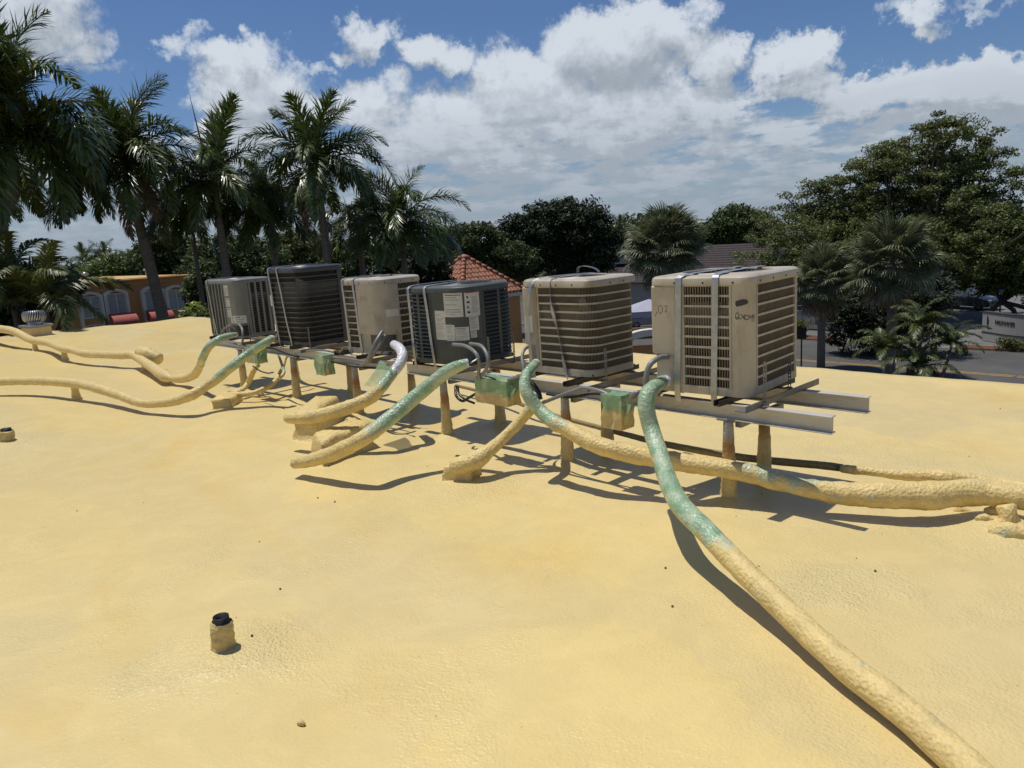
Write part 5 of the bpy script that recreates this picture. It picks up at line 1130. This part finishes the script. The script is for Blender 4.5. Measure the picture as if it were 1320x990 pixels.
for (x, y, D, s_, sd, lab) in [(797, 296, 88, .8, 21, 'far small palm left of the round fan palm'), (133, 332, 75, .75, 22, 'far palm left of the bare grey trunk'), (112, 338, 80, .7, 23, 'farthest palm above the left end of the orange building'), (868, 282, 92, .7, 24, 'far palm tip showing above the round fan palm')]:
    royal_palm(at_d(x, y, D), lab, s_, sd, group='far small palms', spec=full(sd, nup=3, nmid=5, nside=6, nlow=4), tr=.15)
# far tree line all round the horizon
g = np.random.default_rng(5); cl = []
for k in range(900):
    a = 2 * PI * k / 900 + g.uniform(-.004, .004); D = g.uniform(118, 170); hh = 5.0 + 2.2 * math.sin(a * 9) + 1.6 * math.sin(a * 23 + 1) + g.uniform(-1.2, 1.2)
    for j in range(5): cl.append((D * math.cos(a) + g.normal() * 2, D * math.sin(a) + g.normal() * 2, GZ + hh * g.random() ** .6 + .5))
v, f = leaf_cloud(np.array(cl), 90000, .55, 6, spread=2.2, flat=.6); o = obj('distant_tree_line', np_mesh('distant_tree_line', v, f, M['leaf_mid'])); o['kind'] = 'stuff'

# ------------------------------------------------------------------ hedges and shrubs
def shrub(cx, cy, w, d, hh, label, mat='leaf_hedge', n=5000, size=.07, seed=0, name='hedge', cat='hedge', z0=None, group=None):
    t = thing(name, label, cat, (cx, cy, GZ if z0 is None else z0), 0, group); g = np.random.default_rng(seed); k = max(20, int(w * d * 14))
    c = np.stack([g.uniform(-w / 2, w / 2, k), g.uniform(-d / 2, d / 2, k), g.uniform(.1, hh, k)], 1)
    v, f = leaf_cloud(c, n, size, seed, spread=.3, flat=.9); obj('leaves', np_mesh('leaves', v, f, M[mat]), t)
    m = MB()
    for i in range(8): q = c[g.integers(0, k)]; m.tube([(q[0] * .6, q[1] * .6, 0), tuple(q)], [.03, .01], 5)
    m.build('stems', M['bark'], t, True)
shrub(-8.6, 47.2, 4.6, .9, .5, 'clipped yellow-green hedge in front of the sign wall', n=9000, seed=61)
shrub(-24.3, 48.0, 4.6, 1.2, 1.0, 'clipped green hedge in front of the low pale wall', n=8000, seed=62)
p = at_d(253, 402, 26); shrub(p[0], p[1], .35, .35, .4, 'lime green bush peeking over the roof corner', 'leaf_yellow', 500, .10, 63, 'bush', 'bush', p[2] - .25); 
p = at_d(262, 408, 25.5); shrub(p[0], p[1], .9, .9, .5, 'small dark bush beside the lime green bush', 'leaf_mid', 900, .12, 64, 'bush', 'bush', p[2] - .4)

# ------------------------------------------------------------------ buildings beyond
ob = thing('building', 'orange stucco building with cream arched window surrounds and red awnings', 'building', (-43.0, 11.0, GZ))
def OBx(y0, y1, z0, z1, x=0.0, th=.3): return ((x - th / 2, (y0 + y1) / 2 - 11.0, (z0 + z1) / 2 - GZ), (th, y1 - y0, z1 - z0))
MB().box(((-9.0), (.5 + 16.06) / 2 - 11, (.62 - GZ) / 2 ), (17.6, 15.5, .62 - GZ)).build('wall', M['stucco'], ob)
MB().box((-9.0, (.5 + 16.1) / 2 - 11, .86 - GZ), (18.1, 15.9, .10), ch=.02).build('parapet_cap', M['stucco'], ob); MB().box((-9.0, (.5 + 16.06) / 2 - 11, .70 - GZ), (17.75, 15.6, .24)).build('parapet', M['stucco'], ob)
MB().box((-9.0, (.5 + 16.0) / 2 - 11, .925 - GZ), (17.2, 15.0, .03)).build('roof_sheet', simple('ochre_roof', (.55, .36, .13), .8), ob)
def arch_window(y0, y1, ztop, zbot, awn):
    w_ = y1 - y0; yc = (y0 + y1) / 2 - 11; zt = ztop - GZ; zb = zbot - GZ; hh = .22
    m = MB(); n = 10; pr_ = []
    def ring(ins, x):
        pts = [(x, yc - w_ / 2 + ins, zb)]
        for i in range(n + 1):
            u = i / n; pts.append((x, yc - w_ / 2 + ins + (w_ - 2 * ins) * u, zt - ins - hh * (2 * u - 1) ** 2))
        return pts + [(x, yc + w_ / 2 - ins, zb)]
    a, b, c, d = ring(0, .12), ring(.13, .12), ring(0, -.2), ring(.13, -.2); k = len(a); vs = a + b + c + d; fs = []
    for i in range(k - 1): fs += [(i, i + 1, k + i + 1, k + i), (k + i, k + i + 1, 3 * k + i + 1, 3 * k + i), (i + 1, i, 2 * k + i, 2 * k + i + 1)]
    m.add(vs, fs); m.build('window_surround', M['cream'], ob)
    vs = [(-.02 + .03, p[1], p[2]) for p in ring(.13, 0)]; MB().add(vs, [tuple(range(len(vs)))]).build('window_recess', M['stucco'], ob)
    def pane(z0, z1):
        f = MB(); x = .055
        for s_ in (-1, 0, 1): f.box((x, yc + s_ * (w_ / 2 - .17), (z0 + z1) / 2), (.04, .05, z1 - z0))
        for z in (z0, z1): f.box((x, yc, z), (.038, w_ - .3, .05))
        fo = f.build('window', M['cream'], ob)
        for s_ in (-1, 1): MB().box((x - .015, yc + s_ * (w_ / 4 - .08), (z0 + z1) / 2), (.01, w_ / 2 - .2, z1 - z0 - .05)).build('pane', M['curtain'], fo)
    pane(zt - hh - 1.12, zt - hh - .05); pane(zt - hh - 3.2, zt - hh - 1.5)
    if awn:
        za = zt - hh - 1.06; m = MB(); S = 7; vs = []
        for i in range(S + 1):
            a_ = PI / 2 * i / S; vs += [(.1 + .85 * math.sin(a_), yc - w_ / 2 + .08, za - .55 * (1 - math.cos(a_))), (.1 + .85 * math.sin(a_), yc + w_ / 2 + .1, za - .55 * (1 - math.cos(a_)))]
        fs = [(i * 2, i * 2 + 1, i * 2 + 3, i * 2 + 2) for i in range(S)]; k0 = len(vs); vs += [(.1, yc - w_ / 2 + .08, za - .55), (.1, yc + w_ / 2 + .1, za - .55)]
        fs += [tuple(range(0, k0, 2)) + (k0,), tuple(reversed(range(1, k0, 2))) + (k0 + 1,)]
        m.add(vs, fs); m.build('awning', M['awning'], ob, angle=50)
for i, (y0, y1, zt, aw) in enumerate([(10.25, 11.42, .43, 0), (11.46, 12.66, .47, 1), (13.32, 14.5, .46, 1), (14.54, 15.75, .40, 0), (4.2, 5.4, .43, 0), (5.45, 6.65, .45, 1)]): arch_window(y0, y1, zt, -5.0, aw)
for (x, y, s_) in [(-46, 14.9, .5), (-45, 11.3, .3)]:
    v_ = thing('roof_vent', 'small grey vent on the roof of the orange building, ' + ('right one' if s_ > .4 else 'left one'), 'roof vent', (x, y, .94)); MB().lathe([(s_ * .4, 0), (s_ * .4, .3), (s_ * .6, .32), (s_ * .6, .42), (0, .5)], 14).build('cowl', M['galv'], v_, True)
# terracotta hip roof
tb = thing('building', 'orange walled building with a terracotta barrel tile hip roof', 'building', (0, 0, 0))
ap = at_d(598, 332, 44); c1 = at_y(668, 381, 32.5)
ax_, ay_, az_ = [float(v) for v in ap]; hw = 2.45; ez = az_ - 2.15
MB().box((ax_, ay_, (ez + GZ) / 2 - .1), (2 * hw - .5, 2 * hw - .5, ez - GZ - .2)).build('wall', M['stucco'], tb)
MB().add([(ax_ - hw, ay_ - hw, ez), (ax_ + hw, ay_ - hw, ez), (ax_ + hw, ay_ + hw, ez), (ax_ - hw, ay_ + hw, ez), (ax_, ay_, az_ - .02)], [(0, 1, 4), (1, 2, 4), (2, 3, 4), (3, 0, 4), (3, 2, 1, 0)]).build('roof_deck', M['tile'], tb)
MB().box((ax_, ay_, ez - .12), (2 * hw + .05, 2 * hw + .05, .2)).build('fascia', M['cream'], tb)
m = MB(); sl = math.hypot(hw, az_ - ez); nt_ = 18; courses = 9
for side in range(4):
    Rm = Matrix.Rotation(side * PI / 2, 3, 'Z')
    for i in range(nt_):
        x = -hw + (i + .5) * 2 * hw / nt_; tmax = (hw - abs(x)) / hw
        for c in range(courses):
            t0 = c / courses; t1 = (c + 1.12) / courses
            if t0 > tmax: break
            t1 = min(t1, tmax + .03); w0 = .125; vs = []
            jx = rnd.uniform(-.012, .012)
            for t_, lift, wd in ((t0, .065 + rnd.uniform(0, .012), w0), (t1, .025, w0 * .85)):
                yy = -hw + hw * t_; zz_ = (az_ - ez) * t_
                for k in range(5):
                    a = PI * k / 4; vs.append((x + jx - math.cos(a) * wd, yy - .02, zz_ + lift + math.sin(a) * .075))
            vs = [tuple(Rm @ Vector((p[0], p[1], 0)) + Vector((ax_, ay_, ez + p[2]))) for p in vs]
            m.add(vs, [(k, k + 1, k + 6, k + 5) for k in range(4)] + [(4, 3, 2, 1, 0)])
tag(m.build('roof_tile', M['tile'], tb), kind='stuff')
for sx, sy in ((-1, -1), (1, -1), (1, 1), (-1, 1)):
    for k in range(11):
        t0, t1 = k / 11, (k + 1.1) / 11; a = (ax_ + sx * hw * (1 - t0), ay_ + sy * hw * (1 - t0), ez + (az_ - ez) * t0 + .12); b = (ax_ + sx * hw * (1 - t1), ay_ + sy * hw * (1 - t1), ez + (az_ - ez) * t1 + .08)
        MB().tube([a, b], [.15, .12], 8).build('ridge_tile', M['tile'], tb, True)
# dark shingle-roofed house
dh = thing('house', 'low house with a long dark shingle roof and pale gable vents', 'house', (0, 0, 0))
a = at_y(770, 316, 66); b = at_y(1010, 314, 66); zr = float(a[2] + b[2]) / 2 - .2; xa, xb = float(a[0]), float(b[0]); ze = zr - 3.1
m = MB(); 
for k in range(16):
    t0, t1 = k / 16, (k + 1) / 16; y0, z0, y1, z1 = 59 + 7 * t0, ze + 3.1 * t0, 59 + 7 * t1, ze + 3.1 * t1
    m2 = MB().add([(xa, y0, z0 + .05), (xb, y0, z0 + .05), (xb, y1, z1 + .01), (xa, y1, z1 + .01), (xa, y0, z0), (xb, y0, z0)], [(0, 1, 2, 3), (4, 5, 1, 0)]); m2.build('shingle_course', M['shingle'], dh)
MB().add([(xa, 66, zr), (xb, 66, zr), (xb, 73, ze), (xa, 73, ze)], [(0, 1, 2, 3)]).build('rear_roof', M['shingle'], dh)
MB().box(((xa + xb) / 2, 66, (ze + GZ) / 2 - .1), (xb - xa - .8, 12.5, ze - GZ)).build('wall', M['wallwhite'], dh)
for px_ in (803, 1004):
    c = at_y(px_, 320, 62.5); c = [float(v) for v in c]; z_ = zr - 1.4
    MB().add([(c[0] - .9, 62, z_), (c[0] + .9, 62, z_), (c[0], 62, z_ + .95), (c[0] - .9, 65, z_), (c[0] + .9, 65, z_), (c[0], 65.6, z_ + .95)], [(0, 1, 2), (0, 2, 5, 3), (1, 4, 5, 2)], 0).build('gable_vent', M['wallwhite'], dh)
    MB().add([(c[0] - 1.05, 61.9, z_ - .02), (c[0], 61.9, z_ + 1.05), (c[0], 66, z_ + 1.05), (c[0] - 1.05, 65, z_ - .02), (c[0] + 1.05, 61.9, z_ - .02), (c[0] + 1.05, 65, z_ - .02)], [(0, 1, 2, 3), (1, 4, 5, 2)]).build('gable_roof', M['shingle'], dh)
# portico seen between the two nearer units, canopy tent, low walls
pp = [float(v) for v in at_d(838, 452, 33)]
pt_ = thing('portico', 'orange wall with a cream arch seen between the two nearest air conditioners', 'portico', (pp[0], pp[1], GZ), math.radians(Rd))
Hh = pp[2] - GZ + .5
for s_ in (-1, 1): MB().box((s_ * 1.5, 0, (Hh - .1) / 2), (1.3, .4, Hh - .1)).build('pillar', M['stucco'], pt_)
m = MB(); n = 12; vs = []
for i in range(n + 1):
    a_ = PI * i / n; ci, si = math.cos(a_), math.sin(a_); vs += [(-ci * .95, -.25, Hh - .2 + si * .38), (-ci * 1.25, -.25, Hh - .05 + si * .52), (-ci * .95, .25, Hh - .2 + si * .38), (-ci * 1.25, .25, Hh - .05 + si * .52)]
m.add(vs, [f_ for i in range(n) for f_ in ((i * 4, i * 4 + 1, i * 4 + 5, i * 4 + 4), (i * 4 + 1, i * 4 + 3, i * 4 + 7, i * 4 + 5), (i * 4 + 2, i * 4, i * 4 + 4, i * 4 + 6))]); m.build('arch', M['cream'], pt_)
MB().box((0, .35, Hh * .45), (4.2, .2, Hh * .9)).build('wall', M['stucco'], pt_); MB().box((0, .38, Hh + .25), (4.2, .2, .5)).build('lintel', simple('brown_stucco', (.20, .11, .05), .9), pt_)
cp = [float(v) for v in at_d(837, 398, 48)]
ct = thing('canopy_tent', 'pale lilac canopy tent with a peaked top behind the arch', 'canopy', (cp[0], cp[1], GZ), math.radians(Rd))
zc_ = cp[2] - GZ; MB().add([(-1.5, -1.5, zc_), (1.5, -1.5, zc_), (1.5, 1.5, zc_), (-1.5, 1.5, zc_), (0, 0, zc_ + .62)], [(0, 1, 4), (1, 2, 4), (2, 3, 4), (3, 0, 4)]).build('peaked_top', M['canvas'], ct)
MB().box((0, 0, zc_ - .18), (3.02, 3.02, .36)).build('valance', M['canvas'], ct)
for sx in (-1, 1):
    for sy in (-1, 1): MB().box((sx * 1.45, sy * 1.45, zc_ / 2 - .1), (.06, .06, zc_ - .2)).build('leg', M['galv'], ct)

# ------------------------------------------------------------------ cars
def car(loc, rz_, paint, label, suv=False):
    t = thing('parked_car', label, 'car', loc, rz_); L_, W_ = (4.7, 1.9) if suv else (4.6, 1.82); H1 = 1.05 if suv else .88; H2 = 1.78 if suv else 1.45
    # side outline of body (x forward)
    body = [(-L_ / 2, .35), (-L_ / 2 + .02, H1 * .95), (-L_ / 2 + .3, H1 + .02), (.55, H1 + .02), (L_ / 2 - .55, H1 - .08), (L_ / 2 - .08, H1 * .78), (L_ / 2, .5), (L_ / 2 - .05, .3)]
    secs = [(-W_ / 2, .93, .04), (-W_ / 2 + .08, 1.0, 0), (W_ / 2 - .08, 1.0, 0), (W_ / 2, .93, .04)]
    m = MB(); vs = []; n = len(body)
    for (y, k, dz) in secs: vs += [(x * (k * .5 + .5), y, (z - .3) * (.96 if dz else 1) + .3) for x, z in body]
    fs = [(s_ * n + j, s_ * n + (j + 1) % n, (s_ + 1) * n + (j + 1) % n, (s_ + 1) * n + j) for s_ in range(3) for j in range(n)] + [tuple(range(n)), tuple(reversed(range(3 * n, 4 * n)))]
    m.add(vs, fs); m.build('body', M[paint], t, angle=40)
    cab = [(-L_ / 2 + .25, H1), (-L_ / 2 + (.4 if suv else .95), H2 - .04), (-.2, H2), (.35, H2 - .06), (1.15, H1)]
    vs = []; n = len(cab)
    for y, ins in ((-1, .0), (1, .0)):
        vs += [(x, y * (W_ / 2 - .06 - .2 * (z - H1) / (H2 - H1)), z) for x, z in cab]
    m = MB().add(vs, [(j, (j + 1) % n, n + (j + 1) % n, n + j) for j in range(n)] + [tuple(range(n)), tuple(reversed(range(n, 2 * n)))]); m.build('windows', M['glass'], t)
    m = MB(); m.box((-.55, 0, H2 + .0), (1.7, W_ * .72, .05), ch=.01); m.build('roof', M[paint], t)
    for y in (-1, 1):
        for x in (-L_ / 2 + .85, L_ / 2 - .85):
            w_ = thing('wheel', '', '', (0, 0, 0)); 
            for k_ in ('label', 'category'): del w_[k_]
            w_.parent = t; w_.location = (x, y * (W_ / 2 - .1), .33)
            Mx = Matrix.Rotation(PI / 2, 3, 'X')
            MB().lathe([(.2, -.1), (.33, -.1), (.345, -.05), (.345, .05), (.33, .1), (.2, .1)], 20, M=Mx).build('tyre', M['tyre'], w_, True)
            MB().lathe([(0, -.09), (.2, -.07), (.21, 0), (.2, .07), (0, .09)], 14, M=Mx).build('rim', M['galv'], w_, True)
        MB().box((L_ / 2 - .16, y * .68, H1 * .74), (.2, .36, .14), ch=.03).build('headlight', M['lampglass'], t)
    MB().box((L_ / 2 - .03, 0, H1 * .62), (.06, 1.0, .2), ch=.02).build('grille', M['black'], t)
    return t
cd = math.degrees(math.atan2(-F[1], -F[0]))
p = at_z(1247, 398, GZ); car((p[0], p[1], GZ + .01), math.radians(cd + 22), 'car_dark', 'dark blue-black SUV parked in the shade of the trees at the right', True)
p = at_z(1318, 424, GZ); car((p[0] + 1.35, p[1] + 1.6, GZ + .01), math.radians(Rd + 180 + 8), 'car_white', 'white car cut off by the right edge behind the sign wall')
p = at_z(838, 422, GZ); car((p[0], p[1], GZ + .005), math.radians(Rd + 10), 'car_silver', 'silver car parked below the pale canopy tent')
p = at_d(672, 425, 40); car((p[0], p[1], GZ + .005), math.radians(Rd - 80), 'car_dark', 'dark car parked beside the terracotta-roofed building')

# sign wall
sw = thing('sign_wall', 'curved pale sign wall lettered INGLEWOOD with a dark stripe', 'sign wall', (0, 0, 0))
A0 = np.array([-12.45, 50.1]); A1 = np.array([-10.5, 48.75]); A2 = np.array([-7.6, 48.1]); A3 = np.array([-4.5, 48.6])
q = spline([(*A0, 0), (*A1, 0), (*A2, 0), (*A3, 0)], .3); q = [v[:2] for v in q]
def wall_strip(z0, z1, th, mat, name, par, taper=0.0):
    m = MB(); vs = []
    for i, p in enumerate(q):
        tg = q[min(i + 1, len(q) - 1)] - q[max(i - 1, 0)]; tg = tg / np.linalg.norm(tg); nn = np.array([tg[1], -tg[0]]) * th / 2; k = i / (len(q) - 1)
        zt = z1 - taper * k
        vs += [(p[0] + nn[0], p[1] + nn[1], GZ + z0), (p[0] + nn[0], p[1] + nn[1], GZ + zt), (p[0] - nn[0], p[1] - nn[1], GZ + zt), (p[0] - nn[0], p[1] - nn[1], GZ + z0)]
    k = len(q); m.add(vs, [(i * 4 + j, (i + 1) * 4 + j, (i + 1) * 4 + (j + 1) % 4, i * 4 + (j + 1) % 4) for i in range(k - 1) for j in range(4)] + [(0, 1, 2, 3), (k * 4 - 1, k * 4 - 2, k * 4 - 3, k * 4 - 4)]); return m.build(name, mat, par)
wall_strip(.04, 1.72, .30, M['wallwhite'], 'panel', sw); wall_strip(1.72, 1.77, .36, M['ink'], 'coping', sw); wall_strip(.52, .60, .33, M['ink'], 'stripe', sw)
def text_mesh(txt, size):
    cu = bpy.data.curves.new('lettering', 'FONT'); cu.body = txt; cu.size = size; cu.extrude = .012; cu.space_character = 1.02; cu.offset = size * .014
    tmp = bpy.data.objects.new('tmp_text', cu); COL.objects.link(tmp); bpy.context.view_layer.update(); dg = bpy.context.evaluated_depsgraph_get()
    me = bpy.data.meshes.new_from_object(tmp.evaluated_get(dg)); bpy.data.objects.remove(tmp); bpy.data.curves.remove(cu); return me
def letter_on_wall(s0, z, size, txt, gap):
    cum = [0]; 
    for i in range(1, len(q)): cum.append(cum[-1] + np.linalg.norm(q[i] - q[i - 1]))
    s_ = s0
    for k, ch in enumerate(txt):
        me = text_mesh(ch, size * (1.25 if k == 0 else 1)); xs_ = [v.co.x for v in me.vertices]; w_ = (max(xs_) - min(xs_)) * .68
        i = max(j for j in range(len(cum)) if cum[j] <= s_); i = min(i, len(q) - 2); f_ = (s_ - cum[i]) / (cum[i + 1] - cum[i]); p = q[i] * (1 - f_) + q[i + 1] * f_; tg = q[i + 1] - q[i]; tg /= np.linalg.norm(tg); nn = np.array([tg[1], -tg[0]])
        me.materials.append(M['ink']); o = obj('letter', me, sw); a = math.atan2(tg[1], tg[0]); o.matrix_world = Matrix.Translation((p[0] + nn[0] * .165, p[1] + nn[1] * .165, GZ + z)) @ Matrix.Rotation(a, 4, 'Z') @ Matrix.Rotation(PI / 2, 4, 'X') @ Matrix.Diagonal((.68, 1, 1, 1)) @ Matrix.Translation((-min(xs_), 0, 0))
        s_ += w_ + gap
letter_on_wall(1.05, 1.14, .29, 'INGLEWOOD', .022)
MB().box((A0[0] + .22, A0[1] - .36, GZ + 1.28), (.02, .22, .55), M=Matrix.Rotation(.2, 3, 'Z')).build('emblem', M['ink'], sw)
lw = thing('low_wall', 'low pale wall with a dark base line behind the hedge, right of the rightmost air conditioner', 'wall', (-24.5, 51.2, GZ))
MB().box((0, 0, .72), (9.5, .25, 1.24)).build('panel', M['wallwhite'], lw); MB().box((0, 0, .07), (9.5, .28, .1)).build('base_line', M['ink'], lw); MB().box((0, 0, 1.36), (9.6, .3, .05)).build('coping', M['wallwhite'], lw)
# lamp on a post, road sign post
p = at_z(1288, 416, GZ); lp = thing('lamp_post', 'small black lantern on a post behind the sign wall', 'lamp', (p[0], p[1], GZ))
MB().tube([(0, 0, 0), (0, 0, 1.9)], .05, 8).build('post', M['black'], lp, True); MB().lathe([(.10, 1.9), (.17, 2.25), (.16, 2.27), (.10, 2.28)], 6).build('lantern', M['glass'], lp); MB().lathe([(.24, 2.27), (.06, 2.5), (0, 2.55)], 6).build('lantern_cap', M['black'], lp)
sp = thing('sign_post', 'dark sign seen from behind on a thin post beside the road', 'road sign', (-17.35, 36.9, GZ)); MB().tube([(0, 0, 0), (0, 0, 2.3)], .04, 8).build('post', M['black'], sp, True); MB().box((0, 0, 2.0), (.5, .03, .6), ch=.01).build('sign_plate', M['black'], sp)
